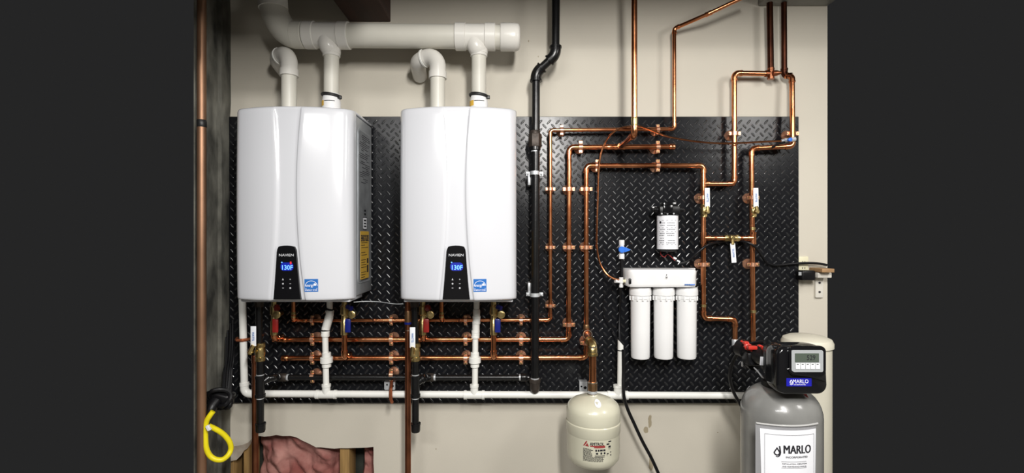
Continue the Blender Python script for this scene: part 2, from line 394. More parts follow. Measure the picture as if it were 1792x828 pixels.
# ------------------------------------------------------------------ black tread plate
PX0, PX1 = XL+.014, W(1398, 0).x
root = thing('tread_plate', 'black diamond tread plate sheet backing all the pipes', 'panel', (0, .012, ZB))
obj('sheet', box(BM(), ((PX0+PX1)/2, .006, (ZB+ZT)/2), (PX1-PX0, .012, ZT-ZB), .0015, 1), M['plate'], root)
b = BM(); ph, pv = .0372, .0356
nxl = int((PX1-PX0)/ph)+1; nzl = int((ZT-ZB)/pv)+1
for j in range(nzl*2):
    for i in range(nxl):
        cx = PX0+.012+i*ph+(ph/2 if j % 2 else 0); cz = ZB+.012+j*pv/2
        if cx > PX1-.010 or cz > ZT-.010: continue
        s = 1 if j % 2 else -1
        ux, uz = math.cos(math.radians(48))*s, math.sin(math.radians(48))
        sa = ((-1, 0), (-.80, -.78), (-.3, -1), (.3, -1), (.80, -.78), (1, 0), (.80, .78), (.3, 1), (-.3, 1), (-.80, .78))
        def lv(k_, y_): return [b.verts.new((cx+ux*a_*k_[0]*.0132-uz*s*w_*k_[1]*.0047*s, y_, cz+uz*a_*k_[0]*.0132+ux*w_*k_[1]*.0047)) for a_, w_ in sa]
        lo = lv((1, 1), .0003); mi = lv((.88, .56), -.0012); hi = lv((.70, .10), -.0019)
        for A_, B_ in ((lo, mi), (mi, hi)):
            for k in range(10): b.faces.new((A_[k], A_[(k+1) % 10], B_[(k+1) % 10], B_[k]))
        b.faces.new(hi)
o = obj('tread_lugs', b, M['lug'], root, 9); o['kind'] = 'stuff'
# dark strip of backing board showing under the plate
single('backing_board', box(BM(), ((PX0+PX1)/2, .0065, W(0, 702).z-.012), (PX1-PX0-.004, .009, .02)), M['tape'], 'black edge board under the tread plate', 'board') if False else None

# ------------------------------------------------------------------ water heaters
HWD = .2175; HB = W(0, 525, .295).z; HT = W(0, 189, .295).z; HH = HT-HB; HE = .295
XH = ((510.5-CX)*(D-HE)/F, (800.5-CX)*(D-HE)/F)
def cover_h(x, z):
    u = min(1, abs(x)/HWD); e = HE-.012+.047*(1-u**2.3)+.006*(1-(2*z/HH-1)**2)
    R = .030; s = HWD-abs(x)
    if s < R: e -= R-math.sqrt(max(0, R*R-(R-s)**2))
    for s2, R2 in ((HH-z, .014), (z, .010)):
        if s2 < R2: e -= R2-math.sqrt(max(0, R2*R2-(R2-s2)**2))
    return e
def chan(z):
    """half width of the centre channel and its x-centre at height z above the cover's foot"""
    t = z/HH
    return (.0335+.040*(t-.58)**2*2.2)
root = thing('water_heater', 'left wall-hung white tankless water heater showing its grey side', 'water heater', (XH[0], 0, HB), 'tankless water heaters')
heater = root; bx = Vector((XH[0], 0, HB))
b = BM(); G = []
zs = [0, .001, .003, .006, .010]+[.010+(HH-.024)*i/40 for i in range(1, 41)]+[HH-.009, HH-.005, HH-.002, HH-.0006, HH]
for z in zs:
    c = chan(z); xs = []
    for i in range(9): xs.append(-HWD+.030*(1-math.cos(math.pi/2*i/8)))
    for i in range(1, 13): xs.append(-HWD+.030+(HWD-.030-c-.004)*i/12)
    xs += [-c-.002, -c, -c+.002, -c+.004]
    for i in range(1, 8): xs.append((-c+.004)+(2*c-.008)*i/8)
    xs = xs+[-x for x in reversed(xs[:-7])][0:] if False else xs
    xs += [c-.004, c-.002, c, c+.002, c+.004]
    for i in range(1, 13): xs.append(c+.004+(HWD-.030-c-.004)*i/12)
    for i in range(1, 9): xs.append(HWD-.030*(1-math.sin(math.pi/2*i/8)))
    row = []
    for x in xs:
        e = cover_h(x, z)
        k = max(0, min(1, (c+.004-abs(x))/.008)); k = k*k*(3-2*k)
        fade = max(0, min(1, (HH-z)/.02))
        e -= .0065*k*fade
        row.append(b.verts.new(bx+Vector((x, -e, z))))
    G.append(row)
for A, B in zip(G, G[1:]):
    for i in range(len(A)-1): b.faces.new((A[i], A[i+1], B[i+1], B[i]))
# wrap the rim back to the case
rim = G[0]+[r[-1] for r in G[1:-1]]+G[-1][::-1]+[r[0] for r in G[-2:0:-1]]
bk = [b.verts.new((v.co.x, -.235, v.co.z)) for v in rim]
for i in range(len(rim)): b.faces.new((rim[i], rim[(i+1) % len(rim)], bk[(i+1) % len(rim)], bk[i]))
b.faces.new(bk)
obj('front_cover', b, M['heater'], root, 50)
CW = HWD-.005
case = obj('case', box(BM(), bx+Vector((0, -.1255, HH/2-.002)), (CW*2, .225, HH-.012), .006), M['heater_case'], root)
b = BM(); box(b, bx+Vector((.0, -.19, -.003)), (CW*2-.016, .15, .018), .004)
obj('bottom_tray', b, M['heater'], root)
b = BM(); box(b, bx+Vector((0, -.13, HH-.001)), (CW*2+.004, .22, .010), .003); obj('top_lid', b, M['heater'], root)
# right-hand side of the case: framed panel with labels
sx = bx.x+CW
def yz(b_, pts, x0, x1):   # prism in the y,z plane
    A = [b_.verts.new((x0, y, z)) for y, z in pts]; B = [b_.verts.new((x1, y, z)) for y, z in pts]
    b_.faces.new(A); b_.faces.new(B[::-1])
    for i in range(len(pts)): j = (i+1) % len(pts); b_.faces.new((A[i], A[j], B[j], B[i]))
    return b_
def rrect(c, w, h, r, n=5):
    out = []
    for k, (sx_, sz_) in enumerate(((1, 1), (-1, 1), (-1, -1), (1, -1))):
        for i in range(n+1):
            a = math.pi/2*(k+i/n); out.append((c[0]+sx_*(w/2-r)+math.cos(a)*r, c[1]+sz_*(h/2-r)+math.sin(a)*r))
    return out
pc = (-.118, bx.z+HH*.5)
sp = obj('side_panel', yz(BM(), rrect(pc, .170, HH*.86, .022), sx-.001, sx+.0022), M['heater_case'], root)
obj('panel_insert', yz(BM(), rrect((pc[0], pc[1]+.0), .156, HH*.84, .018), sx+.0022, sx+.0030), M['heater_case_d'], sp)
lb = obj('energy_label', yz(BM(), rrect((-.122, bx.z+HH*.225), .110, HH*.27, .003), sx+.003, sx+.0038), M['yellow_label'], root, label='yellow energy rating label')
b = BM(); zt = bx.z+HH*.345
for k in range(16):
    if k in (3, 6, 11): continue
    w = random.Random(k).uniform(.04, .09); box(b, (sx+.0040, -.165+w/2-.003, zt-.035-k*.0098), (.0004, w, .0022))
box(b, (sx+.0040, -.085, bx.z+HH*.145), (.0004, .018, .03)); box(b, (sx+.0040, -.085, bx.z+HH*.19), (.0004, .018, .02))
obj('fine_print', b, M['ink'], lb)
text(lb, 'ENERGYGUIDE', (sx+.0038, -.122, zt-.017), .100, M['ink'], height=.026, normal=math.pi/2, bold=.02)
dl = obj('rating_decal', yz(BM(), rrect((-.120, bx.z+HH*.405), .052, .052, .006), sx+.003, sx+.0036), M['ink'], root)
obj('decal_face', yz(BM(), rrect((-.120, bx.z+HH*.405), .045, .045, .004), sx+.0036, sx+.004), M['paper'], dl)
b = BM()
for k in range(3): box(b, (sx+.0042, -.120, bx.z+HH*.405+.012-k*.012), (.0004, .030, .006))
for k in range(2): box(b, (sx+.0034, -.118, bx.z+HH*.467+.008-k*.014), (.0008, .022, .008))
obj('decal_print', b, M['ink'], dl)
b = BM(); rnd = random.Random(5)
for k in range(26):
    w = rnd.uniform(.03, .13); y0 = rnd.uniform(-.19, -.05-w)
    box(b, (sx+.0033, y0+w/2, bx.z+HH*.90-k*.0075), (.0005, w, .0022))
obj('instruction_print', b, M['ink'], sp)
def conf(eps): return lambda v: Vector((v.x, -cover_h(v.x-bx.x, v.z-bx.z)+.0030-eps+(v.y-bx.y)*0, v.z))
# black control panel
def hx(px, py): q = W(px, py, HE+.04); return q
P0 = W(496, 476, .338)
def loc(dx, dz): return Vector((bx.x+dx, 0, bx.z+dz))
b = BM(); rows = []
PT, PB = HH*.276, HH*.009
for i in range(25):
    t = i/24; z = PB+(PT-PB)*t; hwid = .0490-.0160*(t**.85)
    if t > .93: hwid *= math.sqrt(max(.0, 1-((t-.93)/.07)**2*.28))
    rows.append([(k/8*2-1)*hwid for k in range(9)]+[z])
F_, K_ = [], []
for i, r in enumerate(rows):
    z = r[-1]; t = i/24
    F_.append([b.verts.new(bx+Vector((x, -(cover_h(x, max(z, .011)) + .0035), z+(.006*(1-(x/.034)**2)*max(0, (t-.9)/.1))))) for x in r[:-1]])
    K_.append([b.verts.new(bx+Vector((x, -(cover_h(x, max(z, .011)) - .008), z+(.006*(1-(x/.034)**2)*max(0, (t-.9)/.1))))) for x in r[:-1]])
for i in range(24):
    for k in range(8): b.faces.new((F_[i][k], F_[i][k+1], F_[i+1][k+1], F_[i+1][k])); b.faces.new((K_[i][k], K_[i+1][k], K_[i+1][k+1], K_[i][k+1]))
    b.faces.new((F_[i][0], F_[i+1][0], K_[i+1][0], K_[i][0])); b.faces.new((F_[i][8], K_[i][8], K_[i+1][8], F_[i+1][8]))
for k in range(8): b.faces.new((F_[0][k], K_[0][k], K_[0][k+1], F_[0][k+1])); b.faces.new((F_[24][k], F_[24][k+1], K_[24][k+1], K_[24][k]))
cp = obj('control_panel', b, M['gloss_black'], root)
def cfn(off): return lambda v: Vector((v.x, -(cover_h(v.x-bx.x, max(.012, v.z-bx.z))+.0035+off)+(v.y*.6), v.z))
text(cp, 'NAVIEN', loc(0, HH*.236), .053, M['letter_grey'], height=.0090, fn=cfn(.0002), bold=.012)
ds = BM(); q = rrect((bx.x+.002, bx.z+HH*.177), .046, .030, .012)
prism(ds, q, -.0002, .0002)
for v in ds.verts: v.co = cfn(.0003)(v.co)
dsp = obj('display', ds, M['lcd_back'], cp, label='blue lit temperature display')
text(cp, '130F', loc(.004, HH*.173), .038, M['lcd_blue'], height=.0165, fn=cfn(.0009), bold=.012)
ds = BM(); prism(ds, rrect((bx.x-.016, bx.z+HH*.1985), .005, .004, .0018), -.0003, .0002)
for v in ds.verts: v.co = cfn(.0009)(v.co)
obj('tap_icon', ds, M['lcd_blue'], cp)
ds = BM(); prism(ds, rrect((bx.x+.016, bx.z+HH*.196), .006, .010, .0022), -.0003, .0002)
for v in ds.verts: v.co = cfn(.0009)(v.co)
obj('flame_icon', ds, M['icon_red'], cp)
for k in range(6):
    ds = BM(); c = (bx.x+(-.013 if k % 2 == 0 else .013), bx.z+HH*(.112-.022*(k//2)))
    if k in (3, 4): prism(ds, rrect(c, .006, .0018, .0006), -.0002, .0002)
    elif k == 0: prism(ds, [(c[0]-.0032, c[1]-.003), (c[0]+.0032, c[1]-.003), (c[0], c[1]+.0042)], -.0002, .0002)
    elif k == 1: prism(ds, [(c[0]+.003*math.cos(a*math.pi/4)*(1 if a % 2 == 0 else .4), c[1]+.003*math.sin(a*math.pi/4)*(1 if a % 2 == 0 else .4)) for a in range(8)], -.0002, .0002)
    else: prism(ds, rrect(c, .006, .006, .0026), -.0002, .0002)
    for v in ds.verts: v.co = cfn(.0002)(v.co)
    obj('button', ds, M['letter_grey'], cp)
# blue efficiency sticker
sc = (bx.x+.085, bx.z+HH*.080)
def sfn(off): return lambda v: Vector((v.x, -(cover_h(v.x-bx.x, v.z-bx.z)+off)+(v.y*.5), v.z))
def conform_grid(c, w, h, f, n=8):
    b_ = BM(); g = [[b_.verts.new(f(Vector((c[0]-w/2+w*i/n, 0, c[1]-h/2+h*j/n)))) for i in range(n+1)] for j in range(n+1)]
    g2 = [[b_.verts.new(v.co+Vector((0, .0006, 0))) for v in r] for r in g]
    for j in range(n):
        for i in range(n): b_.faces.new((g[j][i], g[j][i+1], g[j+1][i+1], g[j+1][i])); b_.faces.new((g2[j][i], g2[j+1][i], g2[j+1][i+1], g2[j][i+1]))
    for i in range(n):
        b_.faces.new((g[0][i], g2[0][i], g2[0][i+1], g[0][i+1])); b_.faces.new((g[n][i], g[n][i+1], g2[n][i+1], g2[n][i]))
        b_.faces.new((g[i][0], g[i+1][0], g2[i+1][0], g2[i][0])); b_.faces.new((g[i][n], g2[i][n], g2[i+1][n], g[i+1][n]))
    return b_
stk = obj('efficiency_sticker', conform_grid(sc, .0465, .0465, sfn(.0008)), M['blue_sticker'], root, label='blue and white efficiency sticker')
b = BM()
prism(b, [(sc[0]+.021*math.cos(math.pi*i/16), sc[1]-.002+.019*math.sin(math.pi*i/16)) for i in range(17)]+[(sc[0]+.0195*math.cos(math.pi*i/16), sc[1]-.002+.0175*math.sin(math.pi*i/16)) for i in range(16, -1, -1)], 0, .0004)
stc = (sc[0]+.0125, sc[1]+.003)
prism(b, [(stc[0]+(.0075 if k % 2 == 0 else .0032)*math.sin(k*math.pi/5), stc[1]+(.0075 if k % 2 == 0 else .0032)*math.cos(k*math.pi/5)) for k in range(10)], 0, .0004)
prism(b, [(sc[0]-.021, sc[1]-.0115), (sc[0]+.021, sc[1]-.0115), (sc[0]+.021, sc[1]-.0105), (sc[0]-.021, sc[1]-.0105)], 0, .0004)
for v in b.verts: v.co = sfn(.0010)(v.co)
obj('emblem', b, M['paper'], stk)
text(stk, 'energy', (sc[0]-.006, 0, sc[1]-.0025), .028, M['paper'], height=.010, fn=sfn(.0010), bold=.01)
text(stk, 'ENERGY STAR', (sc[0], 0, sc[1]-.0168), .041, M['paper'], height=.0058, fn=sfn(.0010), bold=.01)
heater2 = dup(heater, (XH[1], 0, HB), 'right wall-hung white tankless water heater, front seen face-on', skip=('flame_icon',))

# ------------------------------------------------------------------ vents above the heaters
HV = .17
zlid = HT+.004
vr = S(12.8, HV)
for k, (px0, hx0, py_e, lab) in enumerate(((506, 490, 122, 'grey air intake pipe with hooked elbow on top of left heater'), (766, 737, 126, 'grey air intake pipe with hooked elbow on top of right heater'))):
    q = W(px0, py_e, HV); t = thing('intake_pipe', lab, 'pipe', (q.x, q.y, zlid), 'air intake pipes')
    vert = [Vector((q.x, q.y, zlid-.004)), q+Vector((0, 0, .012))]
    obj('pipe', tube(BM(), vert, vr, 24), M['pvc_grey'], t)
    # elbow up and over, turning left and then back into the wall
    e0 = q+Vector((0, 0, -.026)); top = q+Vector((0, 0, .048)); dirn = Vector(((-.80, .58, -.10), (-.90, .40, -.14))[k]).normalized()
    path = [e0, e0+Vector((0, 0, .026)), e0+Vector((0, 0, .0265))]; rad = [vr*1.22, vr*1.22, vr*1.12]
    fl_ = .052; A = arc(top-Vector((0, 0, fl_*.55)), top+Vector((0, 0, fl_*.45)), top+Vector((0, 0, fl_*.45))+dirn*fl_, 10); path += A; rad += [vr*1.12]*len(A)
    e1 = A[-1]+dirn*.012
    path += [A[-1]+dirn*.002, e1]; rad += [vr*1.14, vr*1.14]
    obj('elbow', tube(BM(), path, rad, 24), M['pvc_fit'], t)
    sleeve(t, e1, dirn, vr*1.14, .007, M['pvc_white'], 'rim', 1.10)
    dn = Vector((-.10, 1, -.16)).normalized(); c2 = e1+dirn*.034
    tt_ = (-.006-c2.y)/dn.y
    obj('wall_elbow', tube(BM(), arc(e1, c2, c2+dn*.03, 7)+[c2+dn*max(.035, tt_)], vr*1.06, 24), M['pvc_fit'], t)
# header
hq = W(0, 61.5, HV); hr = S(20.5, HV)
L0 = W(530, 61.5, HV); R0 = W(868, 65, HV)
t = thing('vent_manifold', 'large grey horizontal exhaust vent header with two downpipes to the heaters', 'pipe', (W(700, 61, HV).x, -HV, W(700, 84, HV).z))
dr = (R0-L0).normalized()
obj('pipe', tube(BM(), [L0, R0], hr, 32), M['pvc_grey'], t)
def at(px): return L0+dr*((W(px, 0, HV).x-L0.x)/dr.x)
for (a0, a1, k) in ((534, 612, 0), (797, 867, 1)):
    A, B = at(a0), at(a1); ln = (B-A).length; e = .040
    obj('tee', steptube(BM(), A, dr, [(0, hr*1.1), (.002, hr*1.14), (e, hr*1.14), (e+.002, hr*1.06), (ln-e-.002, hr*1.06), (ln-e, hr*1.14), (ln-.002, hr*1.14), (ln, hr*1.1)], 32), M['pvc_fit'], t)
    rx = (580, 838)[k]; rq = W(rx, 100, HV)
    top = at(rx-3)+Vector((0, 0, -.01)); low = Vector((rq.x, -HV, zlid-.004))
    # swept branch of the tee
    obj('branch', tube(BM(), smooth_path([at(rx-10)+Vector((0, -.01, .0)), at(rx-4)+Vector((0, -.012, -.045)), W(rx, 88, HV)+Vector((0, 0, .004)), W(rx, 95, HV)], 5), [vr*1.2]*16, 24), M['pvc_fit'], t)
    sleeve(t, W(rx, 92, HV), (0, 0, 1), vr, .035, M['pvc_fit'], 'socket', 1.16)
    obj('downpipe', tube(BM(), [W(rx, 90, HV), low], vr, 24), M['pvc_grey'], t)
    cz = W(rx, 178, HV); za = lambda py_: W(0, py_, HV).z-zlid
    ad = obj('vent_adapter', steptube(BM(), Vector((cz.x, cz.y, zlid-.003)), (0, 0, 1), [(0, vr*1.24), (za(177), vr*1.24), (za(173), vr*1.15), (za(166), vr*1.10), (za(164), vr*1.10)], 24), M['white'], t)
    bc = W(rx, 168, HV)
    bd = obj('hose_clamp', tube(BM(), [bc+Vector((vr*1.17*math.cos(a), vr*1.17*math.sin(a), -.004*math.cos(a))) for a in [2*math.pi*i/28 for i in range(28)]], .0062, 8, closed=True), M['tape'], t)
    box_b = box(BM(), bc+Vector((vr*1.25, -.010, -.008)), (.016, .012, .013), .002); obj('clamp_screw', box_b, M['tape'], bd)
    b = BM(); n = 8
    for (a0_, a1_, z0_, z1_, mm, nm) in ((math.radians(180), math.radians(240), za(188), za(178.5), 'yellow_label', 'warning_label'), (math.radians(243), math.radians(310), za(180.5), za(179.2), 'ink', 'fine_print')):
        b = BM(); rr = vr*1.25
        ring0 = [b.verts.new((cz.x+rr*math.cos(a0_+(a1_-a0_)*i/n), cz.y+rr*math.sin(a0_+(a1_-a0_)*i/n), zlid+z0_)) for i in range(n+1)]
        ring1 = [b.verts.new((v.co.x, v.co.y, zlid+z1_)) for v in ring0]
        for i in range(n): b.faces.new((ring0[i], ring0[i+1], ring1[i+1], ring1[i]))
        obj(nm, b, M[mm], ad)
A = at(530)
sleeve(t, at(523), dr, hr, .045, M['pvc_grey'], 'coupling', 1.13)
# end cap
A = at(876); obj('cap', steptube(BM(), A, dr, [(0, hr*1.12), (.002, hr*1.15), (S(24, HV), hr*1.15), (S(30, HV), hr*1.10), (S(33, HV), hr*.97), (S(34.5, HV), hr*.7), (S(34.8, HV), hr*.2)], 32), M['pvc_fit'], t)
obj('stub', tube(BM(), [R0, at(878)], hr*1.0, 32), M['pvc_grey'], t)
# bend up at the left end
E0 = at(520); Cn = W(484, 58, HV); E1 = W(487, -70, HV)
Ar = [at(528)]+arc(at(513), W(487, 54, HV), W(478, 12, HV), 10)
obj('bend', tube(BM(), Ar+[W(477, 2, HV), W(477, 1.5, HV)], [hr*1.12, hr*1.12]+[hr*1.06]*11+[hr*1.08], 32) if False else tube(BM(), Ar, [hr*1.1]*len(Ar), 32), M['pvc_grey'], t)
obj('riser', tube(BM(), [W(478.5, 16, HV), W(474, -60, HV)], hr*1.17, 32), M['pvc_fit'], t)

# ------------------------------------------------------------------ pipe clamp prototype (pipe along local Z, plate behind at +Y)
HC = .047
cl0 = thing('pipe_clamp', 'x', 'clamp', (0, 0, 0), 'copper pipe clamps on the tread plate')
rb = .0118
obj('base', steptube(BM(), (0, HC, 0), (0, -1, 0), [(0, .0225), (.004, .0225), (.010, .017), (.018, .009), (HC-.013, .007)], 14), M['clampcu'], cl0)
b = BM(); n = 16
R0_, R1_ = rb, rb+.0028
rings = []
for i in range(n):
    a = 2*math.pi*i/n; c_, s_ = math.cos(a), math.sin(a)
    rings.append([b.verts.new((R0_*c_, R0_*s_, -.008)), b.verts.new((R1_*c_, R1_*s_, -.008)), b.verts.new((R1_*c_, R1_*s_, .008)), b.verts.new((R0_*c_, R0_*s_, .008))])
for i in range(n):
    A, B = rings[i], rings[(i+1) % n]
    for k in range(4): b.faces.new((A[k], A[(k+1) % 4], B[(k+1) % 4], B[k]))
obj('band', b, M['clampcu'], cl0)
for s in (-1, 1):
    e = obj('ear', box(BM(), (s*(rb+.0075), -.001, 0), (.0135, .009, .017), .002, 1), M['clampcu'], cl0)
    obj('screw', steptube(BM(), (s*(rb+.0085), -.005, 0), (0, -1, 0), [(0, .0042), (.0018, .0042), (.003, .003)], 10), M['brass'], e)
cl_used = [False]
def clamp(px, py, h, horiz, where, sc=1.0):
    q = W(px, py, h); q.y = -HC
    rot = (0, math.pi/2 if horiz else 0, 0)
    lab = 'copper bell clamp '+where
    if not cl_used[0]:
        cl_used[0] = True; cl0.location = q; cl0.rotation_euler = rot; cl0.scale = (sc, 1, sc); cl0['label'] = lab; return cl0
    return dup(cl0, q, lab, rot, (sc, 1, sc))

# ------------------------------------------------------------------ copper lines on the plate
H = HC
ra, rbp = S(3.3, H), S(4.4, H)
X, Y, Z = Vector((1, 0, 0)), Vector((0, 1, 0)), Vector((0, 0, 1))
# line A: thinnest, outermost of the three nested lines
t = thing('copper_line', 'thinnest outer copper line, from below heaters up and away at the top', 'pipe', W(963, 560, H), 'nested copper lines')
run(t, [W(512, 561, H), W(963, 560, H), W(963, 228, H), W(1180, 226, H), W(1180, 50, H), W(1240, 24, .12), W(1312, -10, .17)], ra, M['copper'])
for px in (655, 805): sleeve(t, W(px, 560.5, H), X, ra, .012, M['copper_old'], 'coupling', 1.05)
sleeve(t, W(533, 561, H), X, ra, .02, M['copper'], 'coupling', 1.2)
# line B
t = thing('copper_line', 'middle nested copper line with capped right end and forward branch riser', 'pipe', W(995, 594, H), 'nested copper lines')
run(t, [W(478, 594.5, H), W(995, 594, H), W(996, 258, H), W(1176, 257, H)], rbp, M['copper'])
sleeve(t, W(1176, 257, H), X, rbp, .022, M['copper'], 'end_cap', 1.22)
sleeve(t, W(498, 594.5, H), X, rbp, .018, M['copper'], 'coupling', 1.2)
sleeve(t, W(1068, 257.5, H), X, rbp, .03, M['copper'], 'coupling', 1.16)
tp = W(1084, 257.5, H); tee(t, tp, X, -Y, rbp, M['copper'])
fr = Vector((tp.x, -.295, tp.z))
run(t, [tp, fr, Vector((fr.x, fr.y, 2.80))], rbp, M['copper'])
sleeve(t, Vector((fr.x, fr.y, fr.z+.045)), Z, rbp, .035, M['brass'], 'coupling', 1.15)
# line C, ends at the column left of the bypass
t = thing('copper_line', 'inner nested copper line running right to the left bypass column', 'pipe', W(1026, 627, H), 'nested copper lines')
run(t, [W(495, 627, H), W(1026, 626, H), W(1026, 290, H), W(1231, 290, H), W(1231, 557, H), W(1286, 559, H), W(1286, 612, H)], rbp, M['copper'])
sleeve(t, W(499, 627, H), X, rbp, .026, M['copper'], 'end_cap', 1.18)
sleeve(t, W(1231, 535, H), Z, rbp, .012, M['brass'], 'coupling', 1.15)
tee(t, W(1231, 322, H), Z, X, rbp, M['copper'])
run(t, [W(1231, 322, H), W(1285, 322, H), W(1285, 128, H), W(1352, 129, H)], rbp, M['copper'])
tee(t, W(1231, 417, H), Z, X, rbp, M['copper'], 2.4)
sleeve(t, W(1286, 600, H), Z, rbp, .03, M['galv'], 'coupling', 1.18)
# big dark line behind, taking the branch at the top right
t = thing('copper_riser', 'dark copper riser tee at top right, left of a parallel riser', 'pipe', W(1349, 135, H))
run(t, [W(1349, 136, H), W(1347, 5, H)], S(5.2, H), M['copper_dark'])
tee(t, W(1349, 129, H), Z, -X, S(4.6, H), M['copper_old'])
obj('reducer', steptube(BM(), W(1349, 130, H)+Vector((.004, -.012, 0)), X+Vector((0, -.25, 0)), [(0, .012), (.012, .012), (.03, .005)], 14), M['copper_old'], t)
# column D with saddle
t = thing('copper_line', 'right bypass column of copper pipe stepping up past the plate corner', 'pipe', W(1318, 600, H))
run(t, [W(1318, 606, H), W(1315, 260, H), W(1387, 256, H+.015), W(1386, 134, H), W(1374, 132, .03)], rbp, M['copper'])
run(t, [W(1385, 133.5, H-.003), W(1372.5, 132, .028), W(1372, 5, .028)], rbp*1.08, M['copper_dark'])
tee(t, W(1318, 417, H), Z, -X, rbp, M['copper'], 2.4)
sleeve(t, W(1317, 400, H), Z, rbp, .012, M['brass'], 'coupling', 1.15); sleeve(t, W(1318, 545, H), Z, rbp, .012, M['brass'], 'coupling', 1.15)
# bypass bridge with valve
def handle(parent, a, b_, w, h0, stem):
    """white lever from a to b in front of the valve"""
    d = (b_-a); L_ = d.length; d.normalize()
    rot = Matrix((d.cross(Vector((0, 1, 0))), Vector((0, 1, 0)), d)).transposed()
    hb = BM(); box(hb, (a+b_)/2, (w, .004, L_), .0018, 2, rot)
    for v in hb.verts:
        pass
    ho = obj('handle', hb, M['handle'], parent, label='white lever handle')
    text(ho, 'WATTS', (a+b_)/2+Vector((0, -.0022, 0)), L_*.45, M['print_blue'], height=w*.38, roll=math.pi/2+math.atan2(d.x, d.z), bold=.02)
    sb = steptube(BM(), stem, -Y, [(0, .007), (.016, .007), (.0165, .0095), (.024, .0095), (.026, .006)], 6)
    obj('stem_nut', sb, M['brass'], parent, 25)
    nb = BM(); near = a if (a-stem).length < (b_-stem).length else b_
    tube(nb, [Vector((stem.x, near.y, stem.z)), near+(b_-a)*(.06 if near is a else -.06)], w*.36, 8); obj('handle_neck', nb, M['brass'], ho)
def valve_body(parent, p_, ax, r, L_, hexends=True):
    ax = Vector(ax).normalized(); b_ = BM()
    steptube(b_, p_-ax*L_/2, ax, [(0, r*1.3), (L_*.16, r*1.3), (L_*.17, r*1.18), (L_*.28, r*1.25), (L_*.4, r*1.38), (L_*.6, r*1.38), (L_*.72, r*1.25), (L_*.83, r*1.18), (L_*.84, r*1.3), (L_, r*1.3)], 14)
    vb = obj('valve_body', b_, M['brass'], parent)
    for s in (-1, 1): sleeve(parent, p_+ax*s*L_*.36, ax, r, L_*.16, M['brass'], 'hex_collar', 1.42, parent=vb, hexa=True)
    return vb
t = thing('bypass_bridge', 'short horizontal copper bypass with brass valve and lever hanging down', 'pipe', W(1276, 417, H))
obj('pipe', tube(BM(), [W(1240, 417, H), W(1310, 417, H)], rbp, 16), M['copper'], t)
valve_body(t, W(1280, 417, H), X, rbp, S(26, H)); 
for px in (1251, 1297): sleeve(t, W(px, 417, H), X, rbp, .010, M['copper_old'], 'coupling', 1.12)
handle(t, W(1282, 426, H+.03), W(1284.5, 460, H+.03), S(8.5, H), 0, W(1278, 416, H+.012))
for (px, hpx, nm) in ((1232, 1238, 'left'), (1318, 1323, 'right')):
    t = thing('ball_valve', f'brass ball valve with upright white lever on the {nm} bypass column', 'valve', W(px, 380, H), 'column valves')
    valve_body(t, W(px, 369, H), Z, rbp, S(22, H))
    handle(t, W(hpx, 363, H+.035), W(hpx-.5, 329, H+.035), S(8.8, H), 0, W(px+3, 371, H+.014))
# clamps
rows_y = {'A': 560, 'B': 594, 'C': 627}
nmv = {963: 'outermost thin vertical copper pipe', 995.5: 'middle vertical copper pipe', 1026: 'inner vertical copper pipe'}
for px, s in ((963, .82), (995.5, 1), (1026, 1)):
    clamp(px, 331, H, False, f'on the {nmv[px]}, upper row', s); clamp(px, 433, H, False, f'on the {nmv[px]}, lower row', s)
clamp(963, 535, H, False, 'just above the foot of the outermost thin vertical copper pipe', .82)
clamp(995.5, 568, H, False, 'just above the foot of the middle vertical copper pipe')
clamp(1026, 600, H, False, 'beside the brass elbow over the beige tank')
nmh = {228: 'top copper run', 258: 'second copper run from the top', 290: 'third copper run from the top'}
for py, xl, s in ((228, 983, .82), (257.5, 1016, 1), (290, 1045, 1)):
    clamp(xl, py, H, True, f'near the left bend of the {nmh[int(py+.5)]}', s)
    clamp(1151, py-(1 if py == 228 else 0), H, True, f'near the right end of the {nmh[int(py+.5)]}', s)
clamp(1285, 234, H, False, 'on the tall loop riser near the plate top'); clamp(1386.5, 234, H, False, 'at the top right corner of the plate')
for px, nm in ((1231, 'left'), (1317.5, 'right')):
    clamp(px, 346, H, False, f'beside the white lever of the {nm} bypass column'); clamp(px, 463, H, False, f'on the {nm} bypass column below the bypass bridge')
for px, col in ((547, 'below left heater'), (685, 'midway between the heaters'), (815, 'below right heater'), (912, 'beside the black gas riser')):
    for py, s, r_ in ((560.5, .82, 'upper'), (594, 1, 'middle'), (627, 1, 'lower')):
        clamp(px, py, H, True, f'on the {r_} horizontal copper run {col}', s)
clamp(547, 659, H, True, 'below left heater on the black gas branch'); clamp(685, 656, H, True, 'between the heaters on the black gas branch')

